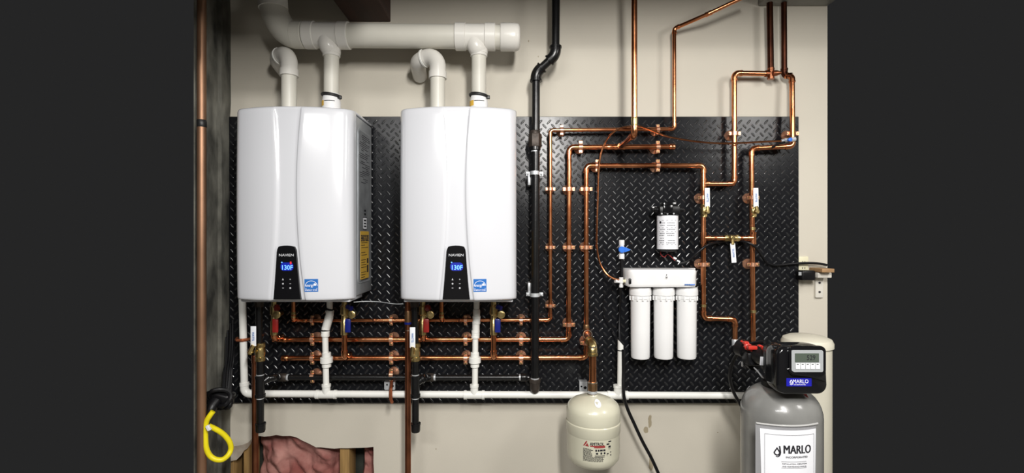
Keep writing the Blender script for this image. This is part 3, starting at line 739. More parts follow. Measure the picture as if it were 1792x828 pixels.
# ------------------------------------------------------------------ heater water connections
def ang(a): return Vector((math.cos(a), 0, math.sin(a)))
HI = .115
conn = ((480, 594.5, 'red', 484, 551, 482, 'red handled isolation valve under left heater', -.08), (603, 627, 'blue', 615, 551, 609, 'blue handled isolation valve under left heater', .0),
        (740, 594.5, 'red', 753, 551, 746, 'red handled isolation valve under right heater', 0), (864, 627, 'blue', 877, 551, 871, 'blue handled isolation valve under right heater', 0))
for (px, py, c, cx_, cy_, hx_, lab, _) in conn:
    t = thing('isolation_valve', lab, 'valve', W(px, py, HI), 'isolation valves')
    top = W(px, 545, HI); top.z = HB-.006
    run(t, [W(px, 582, HI), W(px, py, HI), Vector((W(px, py, HI).x, -H, W(px, py, HI).z))], rbp, M['copper'])
    p_ = W(px, 562, HI)
    vb = BM(); steptube(vb, Vector((p_.x, p_.y, top.z)), -Z, [(0, .014), (.02, .014), (.021, .011), (.04, .011), (.045, .0165), (.075, .0165), (.08, .012), (.10, .012), (.105, .0145), (top.z-W(px, 586, HI).z, .0145)], 12)
    vbo = obj('valve_body', vb, M['brass'], t)
    cq = W(cx_, cy_, HI+.045)
    cb = steptube(BM(), cq+Y*.012, -Y, [(0, .012), (.006, .012), (.0065, .0155), (.013, .0155), (.0145, .013), (.0146, .008), (.0155, .007)], 20); cap_ = obj('relief_cap', cb, M['brass'], t, label='round brass relief cap')
    tube_b = tube(BM(), [p_+Vector((0, 0, .018)), Vector((cq.x, -HI, cq.z+.0)), cq+Y*.01], .008, 10); obj('relief_stem', tube_b, M['brass'], cap_)
    hq_ = W(hx_, 570, HI+.03); hb = BM()
    box(hb, hq_, (S(10, HI), .010, S(24, HI)), .004, 2); obj('handle', hb, M[c], t, label=f'{c} lever handle')
    hb = BM(); tube(hb, [W(hx_-1, 537, HI+.01), W(hx_+6, 540, HI+.02)], .010, 10) if c == 'blue' else tube(hb, [W(hx_+2, 537, HI+.01), W(hx_+3, 541, HI+.02)], .012, 10)
    obj('upper_handle', hb, M[c], t)
for (px, lab) in ((514, 'small copper tube dropping from left heater into the upper run'), (773, 'small copper tube dropping from right heater into the upper run')):
    t = thing('return_tube', lab, 'pipe', W(px, 561, .08)); a = W(px, 561, .08)
    run(t, [Vector((a.x, a.y, HB-.006)), a, Vector((a.x, -H, a.z))], S(3.6, .08), M['copper'])
    sleeve(t, W(px, 551, .08), Z, S(3.6, .08), .024, M['brass'], 'coupling', 1.2)

# ------------------------------------------------------------------ white PVC condensate drain
HP = .085; pr = S(6.0, HP)
t = thing('drain_pipe', 'long white plastic drain pipe along the foot of the plate', 'pipe', W(900, 696, HP))
yl = 690
run(t, [Vector((W(424, 0, HP).x, -HP, HB-.006)), W(428, 689, HP), W(1448, 693, HP)], pr, M['pvc_white'], fit=1.15, ring=1.28, sock=1.6)
for px in (571, 830, 1081):
    tee(t, W(px, 690+3*(px-428)/1020, HP), X, Z, pr, M['pvc_white'], 3.0, ring=1.3)
for (px, xb, lab) in ((571, 570, 'left'), (830, 832, 'right')):
    tt = thing('condensate_drop', f'white plastic condensate drop from {lab} heater with union nut', 'pipe', W(px, 676, HP), 'condensate drops')
    if lab == 'left': pts = [Vector((W(577, 0, HP).x, -HP, HB-.006)), W(577, 551, HP), W(569, 580, HP), W(571, 684, HP)]
    else: pts = [Vector((W(834, 0, HP).x, -HP, HB-.006)), W(834, 560, HP), W(832, 585, HP), W(831, 684, HP)]
    run(tt, pts, S(5.2, HP), M['pvc_white'], ring=1.4, fit=1.3, sock=1.2)
    c = 571.5 if lab == 'left' else 831
    if lab == 'left':
        sleeve(tt, W(573, 566, HP), W(577, 551, HP)-W(569, 580, HP), S(5.2, HP), .045, M['pvc_white'], 'socket', 1.38); sleeve(tt, W(569.5, 583, HP), Z, S(5.2, HP), .03, M['pvc_white'], 'socket', 1.36)
        sleeve(tt, W(569.5, 578, HP), Z, S(5.2, HP), .006, M['tape'], 'seal', 1.40)
        sleeve(tt, W(576.5, 541, HP), Z+X*.3, S(5.2, HP), .007, M['rubber'], 'band', 1.3)
    else:
        sleeve(tt, W(834, 548, HP), Z, S(5.2, HP), .03, M['pvc_white'], 'socket', 1.2); sleeve(tt, W(833, 577, HP), Z, S(5.2, HP), .05, M['pvc_white'], 'socket', 1.25)
    sleeve(tt, W(c, 630, HP), Z, S(5.2, HP), S(10, HP), M['pvc_white'], 'union_nut', 2.05)
    sleeve(tt, W(c, 621, HP), Z, S(5.2, HP), S(8, HP), M['pvc_white'], 'collar', 1.45); sleeve(tt, W(c, 638, HP), Z, S(5.2, HP), S(9, HP), M['pvc_white'], 'collar', 1.5)
tt = thing('standpipe', 'open white drain standpipe with slanted top beside the filter', 'pipe', W(1085, 676, HP))
b = tube(BM(), [W(1085, 688, HP), W(1086, 605, HP)], S(5, HP), 20)
for v in b.verts:
    if v.co.z > W(0, 620, HP).z: v.co.z += (W(1091, 0, HP).x-v.co.x)*1.1
obj('pipe', b, M['pvc_white'], tt); sleeve(tt, W(1086, 613, HP), Z, S(5, HP), .004, M['tape'], 'cable_tie', 1.1)
# straps on the drain
b = BM(); c = W(424, 594, HP)
tube(b, [c+Vector((-.032, .02, 0)), c+Vector((-.020, -.008, 0)), c+Vector((-.010, -pr-.004, 0)), c+Vector((.010, -pr-.004, 0)), c+Vector((.020, -.008, 0)), c+Vector((.03, .02, 0)), c+Vector((.04, HP-.002, 0))], .0062, 8)
single('pipe_strap', b, M['copper_strap'], 'reddish copper strap across the left white drain upright', 'strap')
b = BM(); c = W(685.5, 690.5, HP)
tube(b, [W(685, 668, H*.4), W(685, 674, HP), W(684, 681, HP+.02), W(683.5, 690, HP+.025), W(684, 699, HP+.02), W(686, 704, HP)], .0068, 8)
single('pipe_strap', b, M['copper_strap'], 'copper hook strap holding the drain below the gap between heaters', 'strap')
for (px, py, lab) in ((682, 675, 'small galvanised bracket behind the drain between the heaters'), (1021, 678, 'small galvanised bracket behind the beige tank fitting')):
    t = thing('metal_bracket', lab, 'bracket', W(px, py+8, .02), 'galvanised brackets')
    c = W(px, py, .03); w, h_ = S(19 if px < 900 else 14, .03), S(15 if px < 900 else 20, .03)
    hl = lambda cx_, cz_, r_: [(cx_+r_*math.cos(2*math.pi*k/10), cz_+r_*math.sin(2*math.pi*k/10)) for k in range(10)]
    obj('plate', prism(BM(), rrect((c.x, c.z), w, h_, .004), -.030, -.0275, [hl(c.x+w*.22, c.z-.002, .007), hl(c.x-w*.25, c.z+.003, .004)]), M['galv'], t)
    obj('flange', box(BM(), (c.x, -.0145, c.z+h_/2-.0015), (w, .029, .0026)), M['galv'], t)

# ------------------------------------------------------------------ gas piping
HG = .10; gr = S(7.1, HG)
t = thing('gas_riser', 'tall black iron gas pipe with double bend, right of the heaters', 'pipe', W(936, 686, HG))
run(t, [W(973, -25, .125), W(972, 96, .125), W(938, 128, HG), W(936, 668, HG)], gr, M['iron'], fillet=.045, fit=1.36, ring=1.52, sock=.8)
sleeve(t, W(936.5, 246, HG), Z, gr, S(23, HG), M['iron_worn'], 'union', 1.62, hexa=True)
sleeve(t, W(936.5, 236, HG), Z, gr, S(14, HG), M['iron_worn'], 'coupling', 1.25); sleeve(t, W(936.5, 258, HG), Z, gr, S(10, HG), M['iron'], 'coupling', 1.35)
for py in (232, 265): sleeve(t, W(936.5, py, HG), Z, gr, .005, M['galv'], 'sealing_tape', 1.04)
obj('bottom_elbow', steptube(BM(), W(936, 663, HG), -Z, [(0, gr*1.15), (.001, gr*1.42), (.014, gr*1.42), (.015, gr*1.28), (S(16, HG), gr*1.25), (S(21, HG), gr*1.05), (S(24, HG), gr*.7), (S(25, HG), gr*.2)], 18), M['iron_worn'], t)
sleeve(t, W(936, 662, HG), Z, gr, .005, M['galv'], 'sealing_tape', 1.04)
for (py, lab, dn) in ((303, 'white galvanised strap across the gas riser, upper one', 1), (516, 'white galvanised strap across the gas riser, lower one', -1)):
    tt = thing('pipe_strap', lab, 'strap', W(936, py+3, HG), 'gas riser straps')
    c = W(936, py, HG); e = S(15, HG)
    b = BM(); path = [c+Vector((-e, .018, 0)), c+Vector((-gr-.004, .018, 0))]
    for i in range(9):
        a = math.pi-math.pi*i/8; path.append(c+Vector(((gr+.003)*math.cos(a), -(gr+.003)*math.sin(a), 0)))
    path += [c+Vector((gr+.004, .018, 0)), c+Vector((e, .018, 0))]
    hgt = .0075; R1, R2 = [], []
    for p_ in path: R1.append((b.verts.new(p_+Z*hgt), b.verts.new(p_-Z*hgt)))
    n_ = len(path)
    for i, p_ in enumerate(path):
        d_ = (path[min(i+1, n_-1)]-path[max(i-1, 0)]).normalized(); nn = Vector((d_.y, -d_.x, 0))*-.0022
        R2.append((b.verts.new(p_+Z*hgt+nn), b.verts.new(p_-Z*hgt+nn)))
    for i in range(n_-1):
        b.faces.new((R1[i][0], R1[i+1][0], R1[i+1][1], R1[i][1])); b.faces.new((R2[i][0], R2[i][1], R2[i+1][1], R2[i+1][0]))
        b.faces.new((R1[i][0], R2[i][0], R2[i+1][0], R1[i+1][0])); b.faces.new((R1[i][1], R1[i+1][1], R2[i+1][1], R2[i][1]))
    for i in (0, n_-1): b.faces.new((R1[i][0], R1[i][1], R2[i][1], R2[i][0]))
    obj('band', b, M['galv'], tt)
    for s in (-1, 1):
        obj('bolt', steptube(BM(), c+Vector((s*S(12, HG), .018, 0)), -Y, [(0, .006), (.007, .006), (.009, .003)], 6), M['galv'], tt)
    obj('channel', box(BM(), W(926.5, py+dn*11, HG)+Vector((0, .05, 0)), (S(5, HG), .06, S(18, HG)), .002), M['galv'], tt)
# branch along the foot
HB2 = .05
t = thing('gas_branch', 'black horizontal gas pipe low on the plate behind white drops', 'pipe', W(700, 661, HB2))
obj('pipe', tube(BM(), [W(500, 660.5, HB2), W(926, 661, HB2)], S(5.2, HB2), 16), M['iron'], t)
for px in (496, 753, 917): sleeve(t, W(px, 660.5, HB2), X, S(5.2, HB2), S(12, HB2), M['iron_worn'] if px < 900 else M['iron'], 'coupling', 1.4); sleeve(t, W(px+(8 if px < 900 else -7), 660.5, HB2), X, S(5.2, HB2), .008, M['galv'], 'sealing_tape', 1.1)
for k, (px, hpx, hy0, hy1, st, lab) in enumerate(((455.5, 443.5, 606, 571, (442.5, 615), 'left'), (727, 722, 609, 573, (723, 619), 'right'))):
    HD = .155
    t = thing('gas_drop', f'black gas drip leg with brass valve under the {lab} heater', 'pipe', W(px, 757, HD), 'gas drip legs')
    gp = S(6.2, HD); top = W(px, 545, HD); top.z = HB-.006
    obj('upper_pipe', tube(BM(), [Vector((top.x-.004, top.y, top.z)), W(px-2.5 if k == 0 else px, 605, HD)], gp*.92, 16), M['iron'], t)
    obj('upper_union', steptube(BM(), Vector((top.x-.004, top.y, top.z)), -Z, [(0, gp*1.5), (.022, gp*1.5), (.023, gp*1.2), (.04, gp*1.2)], 8), M['iron_worn'], t, 25)
    valve_body(t, W(px, 616, HD), Z, gp, S(31, HD))
    handle(t, W(hpx, hy0, HD+.04), W(hpx, hy1, HD+.04), S(9.5, HD), 0, W(st[0], st[1], HD+.012))
    obj('nipple', tube(BM(), [W(px, 628, HD), W(px, 742, HD)], gp, 16), M['iron'], t)
    b = BM(); steptube(b, W(px, 657, HD), -Z, [(0, gp*1.3), (.001, gp*1.42), (.010, gp*1.42), (.011, gp*1.25), (S(32, HD), gp*1.25), (S(33, HD), gp*1.42), (S(38, HD), gp*1.42), (S(38.5, HD), gp*1.3)], 18)
    steptube(b, W(px, 672, HD), (W(px+14, 662, HD-.02)-W(px, 672, HD)), [(0, gp), (.026, gp), (.027, gp*1.25), (.036, gp*1.25)], 14)
    obj('tee', b, M['iron'], t)
    for py in (656, 697): sleeve(t, W(px, py, HD), Z, gp, .004, M['galv'], 'sealing_tape', 1.05)
    run(t, [W(px+13, 663, HD-.02), W(px+25, 660.5, HD-.03) if k == 0 else W(px+14, 661, HD-.03), W(px+34 if k == 0 else px+26, 660.5, HB2)], gp*.82, M['iron'], fit=1.2, ring=1.4)
    obj('cap', steptube(BM(), W(px+.5, 740, HD), -Z, [(0, gp*1.25), (.001, gp*1.42), (.008, gp*1.42), (.009, gp*1.32), (S(13, HD), gp*1.3), (S(16, HD), gp*1.1), (S(17, HD), gp*.6)], 16), M['iron'], t)
# aged copper risers
t = thing('copper_riser', 'aged brown copper riser behind the left gas drip leg', 'pipe', Vector((W(446.5, 0, .11).x, -.11, .1)))
obj('pipe', tube(BM(), [Vector((W(446.5, 0, .11).x, -.11, .1)), W(446.5, 622, .11)], S(5.2, .11), 16), M['copper_old'], t)
sleeve(t, W(446.5, 628, .11), Z, S(5.2, .11), .03, M['copper_old'], 'coupling', 1.15)
t = thing('copper_riser', 'aged brown copper riser left of the right gas drip leg', 'pipe', Vector((W(714, 0, .12).x, -.12, .1)))
q = W(714, 560, .12)
obj('pipe', tube(BM(), [Vector((q.x, q.y, .1)), Vector((q.x, q.y, HB-.006))], S(5.2, .12), 16), M['copper_old'], t)
sleeve(t, W(714.5, 556, .12), Z, S(5.2, .12), S(24, .12), M['bronze'], 'coupling', 1.2); sleeve(t, W(714.5, 565.5, .12), Z, S(5.2, .12), S(4, .12), M['blue'], 'colour_band', 1.3)
sleeve(t, W(714.5, 578, .12), Z, S(5.2, .12), .004, M['solder'], 'solder_ring', 1.06)
t = thing('copper_riser', 'tall copper pipe with black tape along the concrete corner', 'pipe', Vector((W(353, 0, .25).x, -.25, 0)))
q = W(353, 0, .25); cr_ = S(7.3, .25)
obj('pipe', tube(BM(), [Vector((q.x, q.y, 0)), Vector((q.x, q.y, 2.9))], cr_, 20), M['copper_old'] if False else mat('copper_dull', (.36, .20, .12), .45, .7, var=.35, vscale=5), t)
sleeve(t, W(353, 216.5, .25), Z, cr_, S(13, .25), M['tape'], 'tape_band', 1.06)

# ------------------------------------------------------------------ expansion tank
HTK = .215
t = thing('expansion_tank', 'beige expansion tank hanging on a copper drop pipe', 'tank', W(1038, 828, HTK))
p1 = W(1027, 584, H); HE2 = .115
tee(t, p1, Z, -Y, rbp, M['copper'])
sleeve(t, W(1026, 573, H), Z, rbp, .024, M['bronze'], 'coupling', 1.15)
e1 = Vector((W(1037, 0, HTK).x, -HTK, p1.z-.006))
obj('nipple', tube(BM(), [p1, Vector((e1.x, e1.y+.03, e1.z))], rbp, 14), M['copper_old'], t)
obj('brass_elbow', tube(BM(), [Vector((e1.x-.004, e1.y+.045, e1.z+.002)), Vector((e1.x-.003, e1.y+.036, e1.z+.002))]+arc(Vector((e1.x, e1.y+.032, e1.z)), e1, e1-Z*.03, 7)+[e1-Z*.034, e1-Z*.035, e1-Z*.044], [.0195, .0195]+[.0178]*8+[.0178, .0205, .0205], 18), M['brass'], t)
obj('ring', tube(BM(), [p1+Vector((.018*math.cos(a), -.022, .018*math.sin(a))) for a in [2*math.pi*i/20 for i in range(20)]], .0022, 6, closed=True), M['solder'], t)
dp = W(1037, 0, HTK).x
obj('drop_pipe', tube(BM(), [e1-Z*.03, Vector((dp, -HTK, W(0, 676, HTK).z))], S(6.6, HTK), 18), M['copper'], t)
sleeve(t, Vector((dp, -HTK, W(0, 607, HTK).z)), Z, S(6.6, HTK), .006, M['solder'], 'solder_ring', 1.08)
obj('adapter', steptube(BM(), W(1037, 668, HTK), -Z, [(0, S(6.8, HTK)), (.001, S(8.2, HTK)), (.034, S(8.2, HTK)), (.036, S(7.2, HTK)), (.050, S(7.2, HTK))], 10), M['bronze'], t, 25)
sleeve(t, W(1037, 669, HTK), Z, S(6.6, HTK), .005, M['solder'], 'solder_ring', 1.28)
ct = W(1038, 690, HTK); tr = S(46.5, HTK)
zz = lambda py: ct.z-W(0, py, HTK).z
prof = [(0, .016), (.004, .018), (.006, tr*.30), (.012, tr*.55), (.022, tr*.78), (.034, tr*.92), (.048, tr*.99), (.058, tr), (zz(731), tr), (zz(733), tr*.985), (zz(734.5), tr*1.012), (zz(739), tr*1.012), (zz(740), tr*1.005), (zz(751), tr*1.005), (zz(752), tr*.99), (zz(753), tr*.985), (zz(788), tr*.985), (zz(797), tr*.95), (zz(805), tr*.82), (zz(811), tr*.55), (zz(814), tr*.2)]
obj('tank_shell', steptube(BM(), ct, -Z, prof, 48), M['tank_beige'], t)
sleeve(t, W(1037, 686, HTK), Z, S(7, HTK), .012, M['galv'], 'neck', 1.15)
ctx = ct.x
def cyl(off, R_=tr*.985, cx_=ctx, cy_=-HTK):
    def f(v):
        a = (v.x-cx_)/R_; r_ = R_+off
        return Vector((cx_+r_*math.sin(a), cy_-r_*math.cos(a)+v.y*.5, v.z))
    return f
def onlabel(name, polys, mm, f, par):
    b_ = BM()
    for pl in polys: prism(b_, pl, 0, .0004)
    bmesh.ops.subdivide_edges(b_, edges=[e_ for e_ in b_.edges if e_.calc_length() > .012], cuts=3, use_grid_fill=False)
    for v in b_.verts: v.co = f(v.co)
    return obj(name, b_, mm, par)
hT = HTK+tr
def wl(px, py): q_ = W(px, py, hT); return (q_.x, q_.z)
def rect(x0, y0, x1, y1): return [wl(x0, y1), wl(x1, y1), wl(x1, y0), wl(x0, y0)]
sh = [o for o in t.children if o.name.startswith('tank_shell')][0]
f1 = cyl(.0008)
text(sh, 'AMTROL', Vector((*[wl(1045, 0)[0]], 0, wl(0, 778)[1])), S(25, hT), M['ink'], height=S(5.5, hT), fn=f1, heavy=.0004)
onlabel('red_emblem', [[wl(1020.5, 782.5), wl(1023, 782.5), wl(1028, 775), wl(1026.5, 773)], [wl(1024, 783), wl(1031, 783), wl(1028, 777)], rect(1033, 781, 1059.5, 782.8), rect(1040, 783, 1059.5, 785)], M['logo_red'], f1, sh)
rn = random.Random(11); pls = []
for r_ in range(13):
    y_ = 787+r_*1.75
    if y_ > 812: break
    x_ = 1020.5
    while x_ < 1035 if r_ < 8 else x_ < 1055:
        w_ = rn.uniform(1.5, 4.5); pls.append(rect(x_, y_, x_+w_, y_+.9)); x_ += w_+rn.uniform(.4, .9)
for (a_, b_, c_, d_) in ((1042, 787.5, 1045, 791), (1046.5, 787.5, 1049, 791), (1050, 787.5, 1055, 790.5), (1056, 787.5, 1060, 790.5), (1043, 793, 1047, 796), (1051, 792.5, 1054, 796), (1057, 792.5, 1060, 796), (1041, 798, 1059, 799), (1041, 800.5, 1059, 801.3)):
    pls.append(rect(a_, b_, c_, d_))
pls += [rect(1066, 782.5, 1071, 785.5), rect(1067, 785.5, 1068, 789), rect(1070.5, 785.5, 1071, 789), rect(1063, 795, 1066.5, 797), rect(1063, 797, 1063.6, 800), rect(1070, 798, 1072, 800.5), rect(1070, 793, 1072, 795), rect(1062.5, 778, 1068, 780.5), rect(1066, 774, 1072, 776)]
onlabel('fine_print', pls, M['ink'], f1, sh)
def rad_at(t_): return next((a_[1]+(b_[1]-a_[1])*(t_-a_[0])/(b_[0]-a_[0]) for a_, b_ in zip(prof, prof[1:]) if b_[0] > a_[0] and a_[0] <= t_ <= b_[0]), tr)
t0 = min((k*.0005 for k in range(10, 160)), key=lambda k: abs(CY+(ZC-(ct.z-k))*F/(D-HTK-rad_at(k))-707))
ds = BM(); A_ = []
for kk in (0, 1):
    ring = []
    for k in range(20):
        a_ = 2*math.pi*k/20; tt_ = t0+.0085*math.sin(a_); r_ = rad_at(tt_); xx = S(3, HTK)+S(5.5, HTK)*math.cos(a_)
        ring.append(ds.verts.new((ctx+xx, -HTK-math.sqrt(r_*r_-xx*xx)-.0018+.0012*kk, ct.z-tt_+.0008*(1-kk))))
    A_.append(ring)
ds.faces.new(A_[0]); ds.faces.new(A_[1][::-1])
for k in range(20): ds.faces.new((A_[0][k], A_[1][k], A_[1][(k+1) % 20], A_[0][(k+1) % 20]))
stk2 = obj('top_sticker', ds, M['paper'], sh)

# ------------------------------------------------------------------ water filter and booster pump
HF = .075
t = thing('water_filter', 'white triple canister water filter on the tread plate', 'filter', W(1160, 628, HF))
A, B = W(1100, 503, HF+.05), W(1222, 472, HF+.05)
b = BM(); n = 26; Fr = []; 
zs_ = [0, .004, .012, .045, B.z-A.z-.012, B.z-A.z-.004, B.z-A.z]
ins = [.004, .001, 0, 0, 0, .002, .007]
for z_, i_ in zip(zs_, ins):
    ring = []
    for k in range(n+1):
        u = k/n; x_ = A.x+(B.x-A.x)*u
        y_ = -(HF+.050+.010*math.cos((u-.5)*6*math.pi)*(.5 if z_ < .05 else .2)-i_)
        if u < .06 or u > .94: y_ += .016*(1-min(u, 1-u)/.06)**2
        xx = x_ if .02 < u < .98 else x_+(i_ if u < .5 else -i_)
        ring.append(b.verts.new((xx, y_, A.z+z_)))
    ring += [b.verts.new((B.x-i_, -.012, A.z+z_)), b.verts.new((A.x+i_, -.012, A.z+z_))]
    Fr.append(ring)
for R1, R2 in zip(Fr, Fr[1:]):
    m_ = len(R1)
    for k in range(m_): b.faces.new((R1[k], R1[(k+1) % m_], R2[(k+1) % m_], R2[k]))
b.faces.new(Fr[0][::-1]); b.faces.new(Fr[-1])
hd = obj('filter_head', b, M['white'], t)
obj('wall_bracket', box(BM(), W(1160, 484, .006)+Vector((0, 0, 0)), (S(112), .012, S(30)), .002), M['white'], t)
text(hd, 'H', W(1166.5, 485.5, HF+.0625), .006, M['ink'], name='emblem', height=.007, bold=.06)
b = BM(); steptube(b, W(1166.5, 481, HF+.0615), -Y, [(0, .002), (.0015, .002)], 8); obj('indicator', b, M['ink'], hd)
for k in range(9):
    obj('print_mark', box(BM(), W(1199+k*2.0, 498.4, HF+.0575), (.0034, .0016, (.005, .004)[k % 2])), M['print_blue'] if k < 5 else M['sky_blue'], hd)
for k, c in enumerate((1120.5, 1161, 1201.5)):
    q = W(c, 503, HF); L_ = q.z-W(0, 627, HF).z; cr = S(18, HF)
    can = obj('canister', steptube(BM(), q, -Z, [(0, cr), (.012, cr*1.06), (.014, cr*1.06), (.030, cr*1.06), (.032, cr*.98), (.045, cr*.98), (.046, cr*.93), (L_*.6, cr*.915), (L_-.010, cr*.90), (L_-.003, cr*.85), (L_, cr*.7)], 36), M['white'], t)
    b = BM()
    for i in range(12):
        a = 2*math.pi*i/12; box(b, q+Vector((cr*.985*math.sin(a), -cr*.985*math.cos(a), -.043)), (.006, .006, .018), .001, 1, Matrix.Rotation(a, 3, 'Z'))
    obj('grip_ribs', b, M['white'], can)
# black side port
obj('port', box(BM(), W(1103.5, 492, HF+.03), (S(8, HF), .03, S(10, HF)), .003), M['matte_black'], t)
t = thing('booster_pump', 'black booster pump with white rating label above the filter', 'pump', W(1168, 440, .06))
HPm = .065; q = W(1168, 436, HPm); mr_ = S(18, HPm)
Lm = W(0, 378, HPm).z-q.z
obj('motor', steptube(BM(), q-Z*.012, Z, [(0, mr_*.4), (.004, mr_*.85), (.010, mr_*.98), (.012, mr_*.98), (Lm+.014, mr_*.98), (Lm+.018, mr_*.85)], 32), M['matte_black'], t)
lbl = obj('label_sleeve', steptube(BM(), q, Z, [(0, mr_*.99), (.0005, mr_*1.0), (Lm, mr_*1.0), (Lm+.0005, mr_*.99)], 32), M['paper'], t)
b = BM(); f2 = cyl(.0006, mr_, q.x, q.y)
rn = random.Random(4); pls = []
hS = HPm+mr_
def wl2(px, py): q_ = W(px, py, hS); return (q_.x, q_.z)
def rect2(x0, y0, x1, y1): return [wl2(x0, y1), wl2(x1, y1), wl2(x1, y0), wl2(x0, y0)]
for (y_, full) in ((385.5, 1), (398.5, 1), (405.5, 1), (428, 1)): pls.append(rect2(1152, y_, 1184, y_+.5))
for y_ in (389.5, 394, 401, 408, 411.5, 416.5, 421, 424.5):
    for (xa, xb) in ((1153, 1164), (1166, 1182)):
        if rn.random() < .2: continue
        x_ = xa+rn.uniform(0, 3)
        while x_ < xb-1.5:
            w_ = rn.uniform(1, 3); pls.append(rect2(x_, y_, min(x_+w_, xb), y_+1.0)); x_ += w_+.7
pls.append([wl2(1155.5+2*math.cos(k*math.pi/5), 389+2.4*math.sin(k*math.pi/5)) for k in range(10)])
onlabel('fine_print', pls, M['ink'], f2, lbl)
b = BM(); c = W(1168, 369, HPm+.005); box(b, c, (S(36, HPm), .075, S(15, HPm)), .006); obj('pump_head', b, M['matte_black'], t)
b = BM(); box(b, W(1169, 360, HPm+.006), (S(24, HPm), .06, S(12, HPm)), .005); box(b, W(1169, 366, HPm+.048), (S(16, HPm), .012, S(14, HPm)), .003); obj('head_cap', b, M['gloss_black'], t)
for s, px in ((-1, 1152), (1, 1184)):
    obj('port', steptube(BM(), W(px, 367, HPm+.01), X*s, [(0, .012), (.018, .012), (.0185, .009), (.026, .009)], 14), M['matte_black'], t)
obj('fitting', steptube(BM(), W(1149, 364, HPm+.01), -X, [(0, .0055), (.018, .0055)], 12), M['white'], t)
for px in (1158, 1168, 1179): obj('screw', steptube(BM(), W(px, 374, HPm+.044), -Y, [(0, .004), (.003, .003)], 8), M['galv'], t)
obj('mount', box(BM(), W(1168, 405, .012), (S(38), .024, S(62)), .004), M['matte_black'], t)
for (pts, mm, lab) in (([(1156, 439), (1157, 446), (1163, 450), (1168, 445), (1174, 449), (1181, 456)], 'yellow_wire', 'thin red wire looping under the booster pump'), ([(1170, 439), (1171, 445), (1178, 447), (1186, 455), (1192, 458)], 'rubber', 'thin black wire looping under the booster pump')):
    single('wire', tube(BM(), smooth_path([W(x_, y_, .05) for x_, y_ in pts], 6), .0016, 6), M[mm], lab, 'wire')
b = BM(); box(b, W(1181, 452, .05), (.014, .008, .008), .001, 1, Matrix.Rotation(math.radians(25), 3, 'Y')); box(b, W(1187, 457, .05), (.013, .007, .007), .001, 1, Matrix.Rotation(math.radians(25), 3, 'Y'))
single('wire_connector', b, M['white'], 'white wire connector under the booster pump', 'connector')
# blue valve, tubing and tee at the filter inlet
HS_ = .07
t = thing('tube_valve', 'small white tubing valve with bright blue knob left of the pump', 'valve', W(1088, 452, HS_))
obj('valve_body', steptube(BM(), W(1088, 453, HS_), Z, [(0, .0115), (.020, .0115), (.022, .0085), (.030, .012), (.048, .012), (.052, .0085), (.058, .0115), (.078, .0115)], 16), M['white'], t)
kn = BM(); c = W(1088, 437, HS_+.014); steptube(kn, c+Y*.008, -Y, [(0, .0135), (.015, .0135), (.017, .011)], 18)
prism(kn, [(c.x, c.z+.011), (c.x+.014, c.z+.010), (c.x+.034, c.z+.001), (c.x+.034, c.z-.002), (c.x+.014, c.z-.010), (c.x, c.z-.011)], c.y-.006, c.y+.006); obj('knob', kn, M['sky_blue'], t)
obj('tube', tube(BM(), [W(1088, 452, HS_), W(1088, 489, HS_)], .0062, 10), M['rubber'], t)
t = thing('tube_fitting', 'white push-fit tubing tee at the filter inlet', 'fitting', W(1086, 503, HS_))
b = BM(); steptube(b, W(1087, 503, HS_), Z, [(0, .0085), (.010, .0085), (.011, .0065), (.018, .0065), (.0185, .0095), (.042, .0085)], 14); obj('body', b, M['white'], t)
obj('nipple', steptube(BM(), W(1088, 492, HS_), X, [(0, .0065), (.012, .0065), (.0125, .0085), (.024, .0085), (.025, .006), (.036, .006)], 12), M['ivory'], t)
obj('side_port', steptube(BM(), W(1084, 493, HS_), (-.8, -.2, .15), [(0, .006), (.012, .0075), (.020, .0085)], 12), M['white'], t)
obj('drain_tube', tube(BM(), smooth_path([W(1086, 503, HS_), W(1085, 540, .03), W(1084, 575, .04), W(1085, 606, .07)], 6), .0052, 8), M['rubber'], t)
obj('sensing_tube', tube(BM(), smooth_path([W(1077, 495, HS_), W(1066, 505, .06), W(1057, 522, .05), W(1056, 540, .04), W(1062, 560, .03), W(1072, 578, .03), W(1080, 592, .05), W(1084, 606, .08)], 6), .0022, 8), M['rubber'], t)
t = thing('copper_tubing', 'thin bent copper tubing arcing from filter tee to the plate corner', 'tubing', W(1084, 492, .075))
obj('tube', tube(BM(), smooth_path([W(1083, 490, .075), W(1072, 487, .075), W(1060, 478, .072), W(1049, 458, .07), W(1044.5, 430, .07), W(1044.5, 400, .07), W(1046, 350, .07), W(1047, 310, .072), W(1049.5, 280, .075), W(1056, 256, .078), W(1067, 238, .08), W(1082, 226, .08), W(1098, 222, .08), W(1118, 221, .08), W(1140, 228, .08), W(1165, 238, .08), W(1190, 243.5, .08), W(1230, 249, .08), W(1270, 251, .08), W(1320, 249, .08), W(1368, 246.5, .08)], 6), .0040, 8), M['copper'], t)
t = thing('saddle_valve', 'small chrome saddle valve with blue cap at the plate corner', 'valve', W(1384, 250, .08))
obj('body', steptube(BM(), W(1367, 246.5, .08), X+Z*.12, [(0, .005), (.012, .005), (.0125, .0085), (.022, .0085), (.0225, .007), (.045, .0095), (.058, .009)], 10), M['galv'], t, 25)
obj('cap', steptube(BM(), W(1381, 245, .095), -Y, [(0, .008), (.010, .008), (.012, .005)], 12), M['sky_blue'], t)
obj('tie', tube(BM(), [W(1350, 259, .075), W(1362, 252, .08), W(1374, 249, .085)], .0042, 8), M['rubber'], t)
